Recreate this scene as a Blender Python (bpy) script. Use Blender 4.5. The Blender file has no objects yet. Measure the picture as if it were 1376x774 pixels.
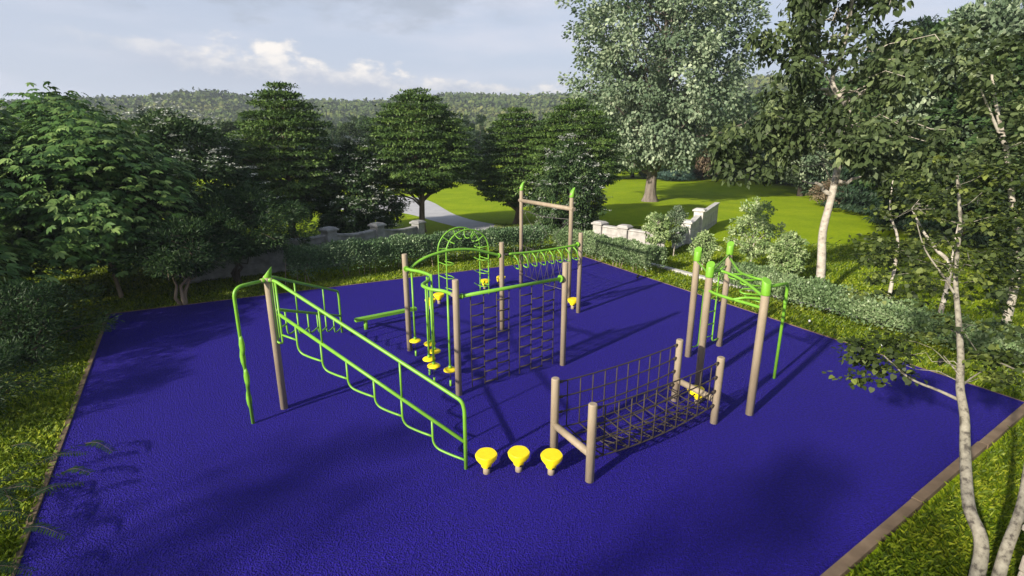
import bpy, math, random
import numpy as np
from mathutils import Vector, Matrix
R = math.radians
random.seed(7)
rng = np.random.default_rng(11)
sc = bpy.context.scene
COL = sc.collection

# ------------------------------------------------------------------ camera
CAM_H = 4.6
PITCH = R(15.72)
FPX = 702.0
cam_d = bpy.data.cameras.new("camera")
cam = bpy.data.objects.new("camera", cam_d)
COL.objects.link(cam)
cam.location = (0, 0, CAM_H)
cam.rotation_euler = (R(90) - PITCH, 0, 0)
cam_d.sensor_width = 36.0
cam_d.lens = FPX / 1376 * 36.0
cam_d.clip_start = 0.05
cam_d.clip_end = 4000
sc.camera = cam


def ray(x, y):
    cp, sp = math.cos(PITCH), math.sin(PITCH)
    u, v = (x - 688) / FPX, (y - 387) / FPX
    return (u, cp - v * sp, -sp - v * cp)


def at(x, y, z=0.0):
    """world point seen at photo pixel x, y at height z"""
    d = ray(x, y)
    t = (z - CAM_H) / d[2]
    return Vector((d[0] * t, d[1] * t, z))


def aty(x, y, Y):
    """world point seen at photo pixel x, y at distance Y"""
    d = ray(x, y)
    t = Y / d[1]
    return Vector((d[0] * t, Y, CAM_H + d[2] * t))


# ------------------------------------------------------------------ tagging
def tag(o, label=None, cat=None, group=None, kind=None):
    if label: o["label"] = label
    if cat: o["category"] = cat
    if group: o["group"] = group
    if kind: o["kind"] = kind
    return o


def empty(name, loc, label, cat, group=None, rz=0):
    o = bpy.data.objects.new(name, None)
    COL.objects.link(o)
    o.location = loc
    o.rotation_euler = (0, 0, rz)
    o.empty_display_size = 0.2
    return tag(o, label, cat, group)


def copy_tree(o, parent=None):
    c = o.copy()
    COL.objects.link(c)
    c.parent = parent
    for ch in list(o.children):
        copy_tree(ch, c)
    return c


# ------------------------------------------------------------------ mesh builder
class MB:
    def __init__(s):
        s.v = []; s.f = []; s.sm = []

    def add(s, vs, fs, smooth=True):
        n = len(s.v)
        s.v += [tuple(v) for v in vs]
        s.f += [tuple(i + n for i in f) for f in fs]
        s.sm += [smooth] * len(fs)
        return s

    def tube(s, pts, r, n=8, r2=None, cap=True):
        pts = [Vector(p) for p in pts]
        m = len(pts)
        rr = r if isinstance(r, (list, tuple)) else [r + ((r2 if r2 is not None else r) - r) * i / (m - 1) for i in range(m)]
        t0 = (pts[1] - pts[0]).normalized()
        a = Vector((0, 0, 1)) if abs(t0.z) < .9 else Vector((1, 0, 0))
        nx = t0.cross(a).normalized()
        vs = []; fs = []
        prev = t0
        for i in range(m):
            if i == 0: t = t0
            elif i == m - 1: t = (pts[-1] - pts[-2]).normalized()
            else: t = ((pts[i + 1] - pts[i]).normalized() + (pts[i] - pts[i - 1]).normalized()).normalized()
            q = prev.rotation_difference(t)
            nx = (q @ nx).normalized()
            prev = t
            ny = t.cross(nx)
            for k in range(n):
                an = 2 * math.pi * k / n
                vs.append(pts[i] + (nx * math.cos(an) + ny * math.sin(an)) * rr[i])
        for i in range(m - 1):
            for k in range(n):
                k2 = (k + 1) % n
                fs.append((i * n + k, i * n + k2, (i + 1) * n + k2, (i + 1) * n + k))
        s.add(vs, fs, True)
        if cap:
            c = len(s.v) - m * n
            s.f.append(tuple(c + k for k in reversed(range(n)))); s.sm.append(False)
            s.f.append(tuple(c + (m - 1) * n + k for k in range(n))); s.sm.append(False)
        return s

    def box(s, c, size, rz=0, top=1.0):
        cx, cy, cz = c; sx, sy, sz = [q / 2 for q in size]
        ca, sa = math.cos(rz), math.sin(rz)
        vs = []
        for z in (-1, 1):
            k = top if z > 0 else 1
            for x, y in ((-1, -1), (1, -1), (1, 1), (-1, 1)):
                X, Y = x * sx * k, y * sy * k
                vs.append((cx + X * ca - Y * sa, cy + X * sa + Y * ca, cz + z * sz))
        s.add(vs, [(3, 2, 1, 0), (4, 5, 6, 7), (0, 1, 5, 4), (1, 2, 6, 5), (2, 3, 7, 6), (3, 0, 4, 7)], False)
        return s

    def loft(s, rings, smooth=True, caps=True):
        n = len(rings[0]); vs = [p for r in rings for p in r]
        fs = [(i * n + k, i * n + (k + 1) % n, (i + 1) * n + (k + 1) % n, (i + 1) * n + k) for i in range(len(rings) - 1) for k in range(n)]
        b = len(s.v)
        s.add(vs, fs, smooth)
        if caps:
            s.f.append(tuple(b + k for k in reversed(range(n)))); s.sm.append(False)
            s.f.append(tuple(b + (len(rings) - 1) * n + k for k in range(n))); s.sm.append(False)
        return s

    def build(s, name, mat, parent=None, bevel=0, origin=None):
        me = bpy.data.meshes.new(name)
        off = Vector((0, 0, 0))
        p = parent
        if p is not None:
            while p.parent is not None: p = p.parent
            off = Vector(p.location)
        if origin is not None: off = Vector(origin)
        me.from_pydata([tuple(Vector(v) - off) for v in s.v], [], s.f)
        me.polygons.foreach_set("use_smooth", s.sm)
        me.materials.append(mat)
        me.update()
        o = bpy.data.objects.new(name, me)
        COL.objects.link(o)
        if parent is not None: o.parent = parent
        elif origin is not None: o.location = off
        if bevel:
            b = o.modifiers.new("bevel", 'BEVEL'); b.width = bevel; b.segments = 2; b.limit_method = 'ANGLE'; b.angle_limit = R(40)
        return o


def spline(pts, k=6):
    """Catmull-Rom through points"""
    P = [Vector(p) for p in pts]
    P = [P[0] * 2 - P[1]] + P + [P[-1] * 2 - P[-2]]
    out = []
    for i in range(1, len(P) - 2):
        for j in range(k):
            t = j / k
            a, b, c, d = P[i - 1], P[i], P[i + 1], P[i + 2]
            out.append(.5 * ((2 * b) + (c - a) * t + (2 * a - 5 * b + 4 * c - d) * t * t + (3 * b - a - 3 * c + d) * t ** 3))
    out.append(P[-2])
    return out


def rounded(pts, r, k=5):
    """polyline with filleted corners"""
    P = [Vector(p) for p in pts]
    out = [P[0]]
    for i in range(1, len(P) - 1):
        a, b, c = P[i - 1], P[i], P[i + 1]
        ra = min(r, (a - b).length * .49, (c - b).length * .49)
        p0 = b + (a - b).normalized() * ra; p1 = b + (c - b).normalized() * ra
        for j in range(k + 1):
            t = j / k
            out.append(p0 * (1 - t) ** 2 + b * 2 * t * (1 - t) + p1 * t * t)
    out.append(P[-1])
    return out


# ------------------------------------------------------------------ materials
def new_mat(name):
    m = bpy.data.materials.new(name); m.use_nodes = True
    nt = m.node_tree
    return m, nt, nt.nodes, nt.links, nt.nodes["Principled BSDF"]


def N(nt, typ, **kw):
    n = nt.nodes.new(typ)
    for k, v in kw.items():
        if k.startswith("i_"):
            key = k[2:]
            key = int(key) if key.isdigit() else key.replace("_", " ")
            n.inputs[key].default_value = v
        else: setattr(n, k, v)
    return n


def ramp(nt, fac, stops):
    c = nt.nodes.new("ShaderNodeValToRGB")
    el = c.color_ramp.elements
    while len(el) < len(stops): el.new(.5)
    for e, (p, col) in zip(el, stops):
        e.position = p; e.color = (*col, 1)
    nt.links.new(fac, c.inputs[0])
    return c.outputs[0]


def noise_mat(name, stops, scale=4, detail=6, rough=.7, bump=0, bscale=40, bdist=.01, spec=.4, voronoi=False, coord="Object", metal=0, stretch=None):
    m, nt, nd, lk, b = new_mat(name)
    tc = N(nt, "ShaderNodeTexCoord")
    src = tc.outputs[coord]
    if stretch:
        mp = N(nt, "ShaderNodeMapping"); mp.inputs["Scale"].default_value = stretch
        lk.new(src, mp.inputs[0]); src = mp.outputs[0]
    n = N(nt, "ShaderNodeTexNoise", i_Scale=scale, i_Detail=detail, i_Roughness=.6)
    lk.new(src, n.inputs["Vector"])
    lk.new(ramp(nt, n.outputs["Fac"], stops), b.inputs["Base Color"])
    b.inputs["Roughness"].default_value = rough
    b.inputs["Specular IOR Level"].default_value = spec
    b.inputs["Metallic"].default_value = metal
    if bump:
        if voronoi:
            bn = N(nt, "ShaderNodeTexVoronoi", i_Scale=bscale); out = bn.outputs["Distance"]
        else:
            bn = N(nt, "ShaderNodeTexNoise", i_Scale=bscale, i_Detail=5); out = bn.outputs["Fac"]
        lk.new(src, bn.inputs["Vector"])
        bp = N(nt, "ShaderNodeBump", i_Strength=bump, i_Distance=bdist)
        lk.new(out, bp.inputs["Height"]); lk.new(bp.outputs[0], b.inputs["Normal"])
    return m


def leaf_mat(name, dark, mid, light, trans=.3, rough=.55, spec=.3):
    m, nt, nd, lk, b = new_mat(name)
    a = N(nt, "ShaderNodeAttribute", attribute_name="tint")
    col = ramp(nt, a.outputs["Fac"], [(0, dark), (.55, mid), (1, light)])
    lk.new(col, b.inputs["Base Color"])
    b.inputs["Roughness"].default_value = rough
    b.inputs["Specular IOR Level"].default_value = spec
    tr = N(nt, "ShaderNodeBsdfTranslucent")
    lk.new(col, tr.inputs["Color"])
    mx = N(nt, "ShaderNodeMixShader", i_0=trans)
    lk.new(b.outputs[0], mx.inputs[1]); lk.new(tr.outputs[0], mx.inputs[2])
    lk.new(mx.outputs[0], nd["Material Output"].inputs["Surface"])
    return m


def c3(r, g, b): return (r, g, b)


M = {}
M['green'] = noise_mat('green_powder_coat', [(.3, (.14, .34, .024)), (.7, (.175, .40, .032))], scale=9, rough=.42, spec=.45, bump=.05, bscale=180, bdist=.002)
M['post'] = noise_mat('tan_post', [(.3, (.255, .20, .135)), (.7, (.345, .28, .20))], scale=7, rough=.62, bump=.12, bscale=60, bdist=.004, stretch=(1, 1, .25))
M['yellow'] = noise_mat('yellow_plastic', [(.3, (.80, .60, .006)), (.7, (.88, .70, .012))], scale=12, rough=.5, spec=.35, bump=.05, bscale=90, bdist=.003)
M['rope'] = noise_mat('dark_rope', [(.3, (.028, .021, .015)), (.7, (.06, .046, .034))], scale=60, rough=.8, bump=.4, bscale=200, bdist=.004)
M['wire'] = noise_mat('grey_cable', [(.3, (.05, .045, .045)), (.7, (.09, .08, .08))], scale=60, rough=.5)
M['black'] = noise_mat('black_metal', [(.3, (.012, .012, .012)), (.7, (.02, .02, .02))], scale=20, rough=.45)
M['white_glass'] = noise_mat('white_lamp_glass', [(.3, (.8, .8, .78)), (.7, (.86, .86, .84))], scale=5, rough=.25)
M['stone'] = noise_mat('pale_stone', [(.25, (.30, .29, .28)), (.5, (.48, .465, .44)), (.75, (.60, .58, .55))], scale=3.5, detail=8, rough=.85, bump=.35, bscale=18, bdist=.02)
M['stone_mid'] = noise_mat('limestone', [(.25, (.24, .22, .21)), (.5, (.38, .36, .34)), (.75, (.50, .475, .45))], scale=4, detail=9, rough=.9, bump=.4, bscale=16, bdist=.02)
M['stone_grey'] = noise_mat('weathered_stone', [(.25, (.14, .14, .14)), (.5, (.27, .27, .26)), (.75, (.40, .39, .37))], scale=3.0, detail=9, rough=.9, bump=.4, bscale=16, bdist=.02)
M['stone_warm'] = noise_mat('warm_stone', [(.25, (.34, .29, .25)), (.75, (.58, .52, .46))], scale=5, detail=8, rough=.85, bump=.35, bscale=18, bdist=.02)
M['kerbstone'] = noise_mat('kerb_concrete', [(.3, (.38, .37, .36)), (.7, (.52, .51, .49))], scale=6, rough=.9, bump=.2, bscale=40, bdist=.008)
M['timber'] = noise_mat('brown_timber', [(.2, (.07, .048, .03)), (.5, (.16, .11, .068)), (.8, (.25, .18, .115))], scale=2.2, detail=9, rough=.85, bump=.4, bscale=14, bdist=.012)
M['path'] = noise_mat('pale_path', [(.3, (.36, .36, .38)), (.7, (.45, .45, .46))], scale=1.2, detail=9, rough=.9, bump=.15, bscale=60, bdist=.01)
M['bark_white'] = noise_mat('pale_bark', [(.30, (.14, .11, .085)), (.42, (.36, .32, .27)), (.7, (.52, .48, .41))], scale=5, detail=9, rough=.85, bump=.5, bscale=22, bdist=.02, stretch=(1, 1, 1.8))
M['bark_grey'] = noise_mat('speckled_grey_bark', [(.36, (.07, .06, .05)), (.48, (.21, .19, .15)), (.7, (.31, .285, .23))], scale=14, detail=8, rough=.85, bump=.4, bscale=30, bdist=.01)
M['bark_brown'] = noise_mat('brown_bark', [(.3, (.075, .052, .035)), (.7, (.19, .14, .10))], scale=6, detail=8, rough=.9, bump=.9, bscale=10, bdist=.06, stretch=(1, 1, .22))
M['bark_poplar'] = noise_mat('furrowed_grey_bark', [(.3, (.085, .068, .055)), (.7, (.24, .20, .17))], scale=4, detail=9, rough=.9, bump=1.0, bscale=7, bdist=.08, stretch=(1, 1, .2))
M['bark_tan'] = noise_mat('tan_bark', [(.3, (.18, .13, .09)), (.7, (.36, .28, .2))], scale=6, detail=8, rough=.9, bump=.5, bscale=14, bdist=.03, stretch=(1, 1, .3))
M['bark_dark'] = noise_mat('dark_bark', [(.3, (.03, .024, .018)), (.7, (.085, .065, .05))], scale=6, detail=8, rough=.9, bump=.6, bscale=14, bdist=.03, stretch=(1, 1, .3))

M['leaf_hornbeam'] = leaf_mat('leaf_hornbeam', (.014, .035, .007), (.06, .115, .02), (.17, .25, .055), trans=.2)  # crown leaf tints: natural variation, spread wider to paint in lit and dark-interior contrast
M['leaf_elder'] = leaf_mat('leaf_elder', (.014, .032, .012), (.045, .09, .026), (.14, .21, .07), trans=.2)
M['leaf_chestnut'] = leaf_mat('leaf_chestnut', (.02, .055, .014), (.08, .165, .035), (.27, .38, .11), trans=.25)
M['leaf_feather'] = leaf_mat('leaf_feathery', (.010, .026, .008), (.026, .062, .018), (.075, .13, .03))
M['leaf_big'] = leaf_mat('leaf_grey_green', (.045, .08, .04), (.15, .21, .12), (.42, .48, .32), trans=.2)
M['leaf_linden'] = leaf_mat('leaf_heart', (.016, .028, .008), (.065, .095, .032), (.22, .27, .11), trans=.22)
M['leaf_maple'] = leaf_mat('leaf_maple', (.010, .018, .005), (.05, .075, .014), (.21, .25, .05), trans=.22)
M['leaf_young'] = leaf_mat('leaf_young', (.08, .15, .04), (.28, .38, .15), (.62, .68, .40), trans=.25)
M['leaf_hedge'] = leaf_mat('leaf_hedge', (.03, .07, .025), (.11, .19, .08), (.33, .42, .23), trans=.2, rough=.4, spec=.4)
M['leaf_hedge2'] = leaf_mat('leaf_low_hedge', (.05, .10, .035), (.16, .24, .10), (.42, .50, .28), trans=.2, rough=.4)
M['leaf_conifer'] = leaf_mat('leaf_conifer', (.010, .028, .014), (.025, .052, .026), (.05, .085, .04), trans=.15)
M['leaf_blue'] = leaf_mat('leaf_blue_conifer', (.018, .045, .035), (.04, .085, .065), (.08, .14, .11), trans=.15)
M['leaf_forest'] = leaf_mat('leaf_forest', (.016, .036, .012), (.04, .07, .022), (.085, .12, .04), trans=.2)
M['leaf_rust'] = leaf_mat('leaf_rust', (.08, .05, .03), (.2, .15, .09), (.32, .26, .18), trans=.2)
M['flower'] = leaf_mat('white_blossom', (.35, .38, .33), (.5, .52, .46), (.66, .68, .60), trans=.2)
M['grass'] = leaf_mat('grass_blade', (.022, .05, .004), (.12, .185, .008), (.38, .42, .03), trans=.25, rough=.5)
M['hill_leaf'] = leaf_mat('hill_forest', (.03, .06, .018), (.09, .125, .035), (.20, .20, .07), trans=.1, rough=.9, spec=.05)


def mat_rubber():
    m, nt, nd, lk, b = new_mat('blue_rubber_mulch')
    tc = N(nt, "ShaderNodeTexCoord")
    v = N(nt, "ShaderNodeTexNoise", i_Scale=1.3, i_Detail=8, i_Roughness=.65)
    lk.new(tc.outputs["Object"], v.inputs["Vector"])
    g = N(nt, "ShaderNodeTexNoise", i_Scale=26, i_Detail=6, i_Roughness=.95)
    lk.new(tc.outputs["Object"], g.inputs["Vector"])
    col = ramp(nt, g.outputs["Fac"], [(.33, (.002, .001, .05)), (.5, (.0105, .0025, .215)), (.61, (.025, .010, .42)), (.76, (.15, .12, .65))])
    mx = N(nt, "ShaderNodeMix", data_type='RGBA', blend_type='MULTIPLY'); mx.inputs[0].default_value = .5
    lk.new(col, mx.inputs[6]); lk.new(ramp(nt, v.outputs["Fac"], [(.3, (.75, .75, .8)), (.7, (1, 1, 1))]), mx.inputs[7])
    lk.new(mx.outputs[2], b.inputs["Base Color"])
    b.inputs["Roughness"].default_value = .7
    b.inputs["Specular IOR Level"].default_value = .16
    b.inputs["Sheen Weight"].default_value = .05; b.inputs["Sheen Roughness"].default_value = .45; b.inputs["Sheen Tint"].default_value = (.55, .48, 1, 1)
    vo = N(nt, "ShaderNodeTexVoronoi", i_Scale=50, i_Randomness=1.0)
    wv = N(nt, "ShaderNodeTexNoise", i_Scale=55, i_Detail=6)
    lk.new(tc.outputs["Object"], wv.inputs["Vector"])
    lk.new(tc.outputs["Object"], vo.inputs["Vector"])
    ad = N(nt, "ShaderNodeMath", operation='ADD')
    lk.new(vo.outputs["Distance"], ad.inputs[0]); lk.new(wv.outputs["Fac"], ad.inputs[1])
    bp = N(nt, "ShaderNodeBump", i_Strength=1.0, i_Distance=.034)
    lk.new(ad.outputs[0], bp.inputs["Height"]); lk.new(bp.outputs[0], b.inputs["Normal"])
    return m


def mat_lawn():
    m, nt, nd, lk, b = new_mat('lawn')
    tc = N(nt, "ShaderNodeTexCoord")
    n1 = N(nt, "ShaderNodeTexNoise", i_Scale=.35, i_Detail=9, i_Roughness=.7)
    n2 = N(nt, "ShaderNodeTexNoise", i_Scale=9, i_Detail=7, i_Roughness=.75)
    for n in (n1, n2): lk.new(tc.outputs["Object"], n.inputs["Vector"])
    ad = N(nt, "ShaderNodeMath", operation='MULTIPLY_ADD', i_1=.45)
    lk.new(n1.outputs["Fac"], ad.inputs[0]); 
    ml = N(nt, "ShaderNodeMath", operation='MULTIPLY', i_1=.55); lk.new(n2.outputs["Fac"], ml.inputs[0]); lk.new(ml.outputs[0], ad.inputs[2])
    lk.new(ramp(nt, ad.outputs[0], [(.3, (.10, .155, .004)), (.48, (.20, .29, .005)), (.7, (.34, .40, .01))]), b.inputs["Base Color"])
    b.inputs["Roughness"].default_value = .9
    b.inputs["Specular IOR Level"].default_value = .1
    bn = N(nt, "ShaderNodeTexNoise", i_Scale=22, i_Detail=6); lk.new(tc.outputs["Object"], bn.inputs["Vector"])
    bp = N(nt, "ShaderNodeBump", i_Strength=.6, i_Distance=.05)
    lk.new(bn.outputs["Fac"], bp.inputs["Height"]); lk.new(bp.outputs[0], b.inputs["Normal"])
    return m


M['rubber'] = mat_rubber()
M['lawn'] = mat_lawn()
M['hill'] = noise_mat('hill_ground', [(.3, (.03, .045, .015)), (.7, (.07, .085, .03))], scale=.02, detail=8, rough=1, spec=0)

# ------------------------------------------------------------------ world and sun
SUN_AZ = R(225)   # direction towards the sun measured counter-clockwise from +X
SUN_EL = R(24)
w = bpy.data.worlds.new("World"); sc.world = w; w.use_nodes = True
nt = w.node_tree; lk = nt.links
bg = nt.nodes["Background"]
sky = N(nt, "ShaderNodeTexSky", sky_type='NISHITA', sun_disc=False)
sky.sun_elevation = SUN_EL
sky.sun_rotation = R(90) - SUN_AZ
sky.air_density = 1.0; sky.dust_density = 2.2; sky.ozone_density = 1.5
tc = N(nt, "ShaderNodeTexCoord")
sep = N(nt, "ShaderNodeSeparateXYZ"); lk.new(tc.outputs["Generated"], sep.inputs[0])
def math_n(op, a, b=None, c=None):
    n = N(nt, "ShaderNodeMath", operation=op)
    for i, v in enumerate((a, b, c)):
        if v is None: continue
        if isinstance(v, (int, float)): n.inputs[i].default_value = v
        else: lk.new(v, n.inputs[i])
    return n.outputs[0]
az = math_n('ARCTAN2', sep.outputs[0], sep.outputs[1])      # 0 = ahead, + = right
el = math_n('ARCSINE', sep.outputs[2])
def smooth(v, a, b):
    n = N(nt, "ShaderNodeMapRange", interpolation_type='SMOOTHSTEP'); lk.new(v, n.inputs[0])
    n.inputs[1].default_value = a; n.inputs[2].default_value = b
    return n.outputs[0]
def cloud_noise(sx, sy, off, detail=9, rough=.55):
    cb = N(nt, "ShaderNodeCombineXYZ")
    lk.new(math_n('MULTIPLY', az, sx), cb.inputs[0]); lk.new(math_n('MULTIPLY', el, sy), cb.inputs[1]); cb.inputs[2].default_value = off
    n = N(nt, "ShaderNodeTexNoise", i_Scale=1.0, i_Detail=detail, i_Roughness=rough); lk.new(cb.outputs[0], n.inputs["Vector"])
    return n.outputs["Fac"]
# cumulus bank low on the left: flat base, bright lumpy top
nb = cloud_noise(9, 22, 3.1)
nb2 = cloud_noise(30, 55, 8.3, 7)
lump = math_n('MULTIPLY_ADD', nb2, .35, nb)
top = math_n('MULTIPLY_ADD', az, -.085, .103)                # bank's upper line, falls to the right
d = math_n('SUBTRACT', el, top)
edge_az = math_n('MULTIPLY', smooth(az, -.72, -.45), math_n('SUBTRACT', 1, smooth(az, .0, .22)))
body = math_n('MULTIPLY', smooth(math_n('MULTIPLY_ADD', math_n('SUBTRACT', lump, .67), .12, math_n('MULTIPLY', d, -1)), -.004, .014), smooth(d, -.085, -.03))
body = math_n('MULTIPLY', body, edge_az)
# light on the bank's upper rim
rim = math_n('MULTIPLY', body, smooth(math_n('MULTIPLY_ADD', math_n('SUBTRACT', nb2, .5), .09, d), -.045, .012))
# streaky high veil and dark cloud near the top
veil = smooth(cloud_noise(3.0, 14, 1.7), .42, .72)
dk = smooth(math_n('MULTIPLY_ADD', math_n('SUBTRACT', cloud_noise(5, 12, 5.5), .5), .35, el), .185, .235)
dk = math_n('MULTIPLY', dk, math_n('MULTIPLY', smooth(az, -.75, -.5), math_n('SUBTRACT', 1, smooth(az, -.12, .1))))
def mixc(fac, a, b):
    n = N(nt, "ShaderNodeMix", data_type='RGBA'); lk.new(fac, n.inputs[0])
    for i, v in ((6, a), (7, b)):
        if isinstance(v, tuple): n.inputs[i].default_value = (*v, 1)
        else: lk.new(v, n.inputs[i])
    return n.outputs[2]
SK = 6.9
c = mixc(math_n('MULTIPLY', smooth(el, 1.0, .0), .8), sky.outputs[0], (.58 * SK, .63 * SK, .77 * SK))
c = mixc(math_n('MULTIPLY', veil, .6), c, (.74 * SK, .75 * SK, .84 * SK))
c = mixc(math_n('MULTIPLY', dk, .75), c, (.40 * SK, .45 * SK, .54 * SK))
c = mixc(math_n('MULTIPLY', body, .65), c, (.46 * SK, .50 * SK, .60 * SK))
c = mixc(math_n('MULTIPLY', rim, 1.0), c, (1.05 * SK, .98 * SK, .90 * SK))
lk.new(c, bg.inputs[0])
bg.inputs[1].default_value = 0.09

sd = bpy.data.lights.new("sun", 'SUN'); sd.energy = 5.0; sd.angle = R(1.5); sd.color = (1, .92, .78)
sun = bpy.data.objects.new("sun", sd); COL.objects.link(sun)
sdir = Vector((math.cos(SUN_AZ) * math.cos(SUN_EL), math.sin(SUN_AZ) * math.cos(SUN_EL), math.sin(SUN_EL)))
sun.rotation_euler = sdir.to_track_quat('Z', 'Y').to_euler()
sun.location = sdir * 60

sc.view_settings.view_transform = 'Standard'
sc.view_settings.look = 'None'
sc.view_settings.exposure = 0.80
sc.view_settings.gamma = 1

# ------------------------------------------------------------------ ground, mat, kerbs, path
GZ = -0.03
def ground_h(x, y):
    r = math.hypot(x, y)
    return GZ
mb = MB()
rad = [0, 3, 6, 10, 15, 22, 30, 42, 60, 85, 120, 180, 260, 380, 560, 800, 1100]
n = 72
vs = [(0, 0, GZ)]; fs = []
for r_ in rad[1:]:
    for k in range(n):
        a = 2 * math.pi * k / n; vs.append((r_ * math.cos(a), r_ * math.sin(a), GZ))
for k in range(n): fs.append((0, 1 + k, 1 + (k + 1) % n))
for i in range(len(rad) - 2):
    for k in range(n):
        a = 1 + i * n + k; b_ = 1 + i * n + (k + 1) % n; fs.append((a, a + n, b_ + n, b_))
mb.add(vs, fs, False)
tag(mb.build('ground', M['lawn']), kind='structure')

MAT = [Vector((-11.09, 13.69, 0)), Vector((2.98, 21.1, 0)), Vector((9.38, 8.62, 0)), Vector((-2.87, .53, 0))]
mb = MB()
T = [p.copy() for p in MAT]; Bm = [Vector((p.x, p.y, GZ - .02)) for p in MAT]
mb.add(T + Bm, [(3, 2, 1, 0), (0, 1, 5, 4), (1, 2, 6, 5), (2, 3, 7, 6), (3, 0, 4, 7)], False)
tag(mb.build('playground_surface', M['rubber']), kind='structure')


def kerb_between(a, b, wd, z0, z1, name, mat, outward):
    a, b = Vector(a), Vector(b)
    d_ = (b - a).normalized(); nrm = Vector((d_.y, -d_.x, 0)) * outward
    m_ = MB(); Lk = (b - a).length; nb_ = max(1, round(Lk / 2.6)); gk = random.Random(int(Lk * 100))
    for i in range(nb_):
        a2 = a + d_ * (Lk * i / nb_ + .006); b2 = a + d_ * (Lk * (i + 1) / nb_ - .006)
        o1, o2, dz = gk.uniform(-.006, .006), gk.uniform(-.006, .006), gk.uniform(-.006, .006)
        p = [a2 + nrm * (o1 + .007), b2 + nrm * (o2 + .007), b2 + nrm * (wd + o2), a2 + nrm * (wd + o1)]
        m_.add([Vector((q.x, q.y, z0)) for q in p] + [Vector((q.x, q.y, z1 + dz)) for q in p],
               [(3, 2, 1, 0), (4, 5, 6, 7), (0, 1, 5, 4), (1, 2, 6, 5), (2, 3, 7, 6), (3, 0, 4, 7)], False)
    return tag(m_.build(name, mat, bevel=.006), kind='structure')


kerb_between(MAT[3], MAT[2], .13, -.1, .05, 'timber_kerb', M['timber'], 1)
kerb_between(MAT[0], MAT[3], .09, -.1, .02, 'timber_kerb', M['timber'], 1)
kerb_between(MAT[1], MAT[0], .04, -.1, .012, 'timber_kerb', M['timber'], 1)
kerb_between(MAT[2], MAT[1], .04, -.1, .012, 'timber_kerb', M['timber'], 1)

# pale garden kerb behind the right hedge
ks = [at(862, 352), at(950, 375), at(1080, 408), at(1190, 436), at(1300, 462), at(1400, 486)]
ks = spline(ks, 5)
mb = MB(); L1 = []; 
for i, p in enumerate(ks):
    t = (ks[min(i + 1, len(ks) - 1)] - ks[max(i - 1, 0)]).normalized(); nn = Vector((-t.y, t.x, 0))
    L1.append([Vector((q.x, q.y, z)) for q, z in ((p - nn * .11, -.1), (p - nn * .11, .06), (p + nn * .11, .06), (p + nn * .11, -.1))])
mb.loft(L1, smooth=False)
tag(mb.build('garden_kerb', M['kerbstone'], bevel=.01), kind='structure')

# footpath curving away behind the trees
up = [at(440, 268), at(500, 262), at(545, 263), at(578, 270), at(612, 288), at(660, 300), at(720, 305)]
lo = [at(440, 282), at(500, 281), at(548, 287), at(585, 297), at(620, 306), at(665, 318), at(715, 322)]
up = spline(up, 5); lo = spline(lo, 5)
mb = MB(); vs = []; fs = []
for a, b_ in zip(up, lo): vs += [Vector((a.x, a.y, GZ + .008)), Vector((b_.x, b_.y, GZ + .008))]
for i in range(len(up) - 1): fs.append((2 * i, 2 * i + 1, 2 * i + 3, 2 * i + 2))
mb.add(vs, fs, False)
tag(mb.build('footpath', M['path']), kind='structure')

# ------------------------------------------------------------------ numpy leaf clouds
def np_mesh(name, verts, faces, mat, tint=None, parent=None, loc=None, nper=4):
    """verts (n,3), faces (m,k) all of one size"""
    me = bpy.data.meshes.new(name)
    nv, nf = len(verts), len(faces)
    me.vertices.add(nv); me.vertices.foreach_set("co", np.asarray(verts, np.float32).ravel())
    k = faces.shape[1]
    me.loops.add(nf * k); me.loops.foreach_set("vertex_index", faces.astype(np.int32).ravel())
    me.polygons.add(nf)
    me.polygons.foreach_set("loop_start", np.arange(0, nf * k, k, dtype=np.int32))
    me.polygons.foreach_set("loop_total", np.full(nf, k, np.int32))
    if tint is not None:
        at_ = me.attributes.new("tint", 'FLOAT', 'FACE'); at_.data.foreach_set("value", np.asarray(tint, np.float32))
    me.materials.append(mat)
    me.update(calc_edges=True)
    o = bpy.data.objects.new(name, me); COL.objects.link(o)
    if parent is not None: o.parent = parent
    if loc is not None: o.location = loc
    return o


def unit(v): return v / (np.linalg.norm(v, axis=1, keepdims=True) + 1e-9)


LEAF = {   # outline along (length, width, lift)
    'diamond': [(0, 0, 0), (.45, .5, .03), (1, 0, -.06), (.45, -.5, .03)],
    'heart': [(0, 0, 0), (-.08, .3, .04), (.22, .52, .05), (.62, .36, 0), (1, 0, -.12), (.62, -.36, 0), (.22, -.52, .05), (-.08, -.3, .04)],
    'oval': [(0, 0, 0), (.3, .42, .04), (.7, .36, .02), (1, 0, -.06), (.7, -.36, .02), (.3, -.42, .04)],
}


def leaves(P, D, Nn, size, shape='diamond', aspect=.55):
    """one polygon per leaf: positions, length directions, normals"""
    n_ = len(P); D = unit(D); S = unit(np.cross(Nn, D)); Nn = np.cross(D, S)
    sz = np.asarray(size).reshape(-1, 1) * np.ones((n_, 1))
    o = LEAF[shape]; k = len(o)
    V = np.empty((n_, k, 3))
    for i, (a, b_, c_) in enumerate(o):
        V[:, i] = P + sz * (a * D + b_ * aspect * 2 * .5 * S * 1.0 + c_ * Nn)
    return V.reshape(-1, 3), np.arange(n_ * k).reshape(n_, k)


def rnd_unit(n_, g): return unit(g.normal(size=(n_, 3)))


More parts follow.
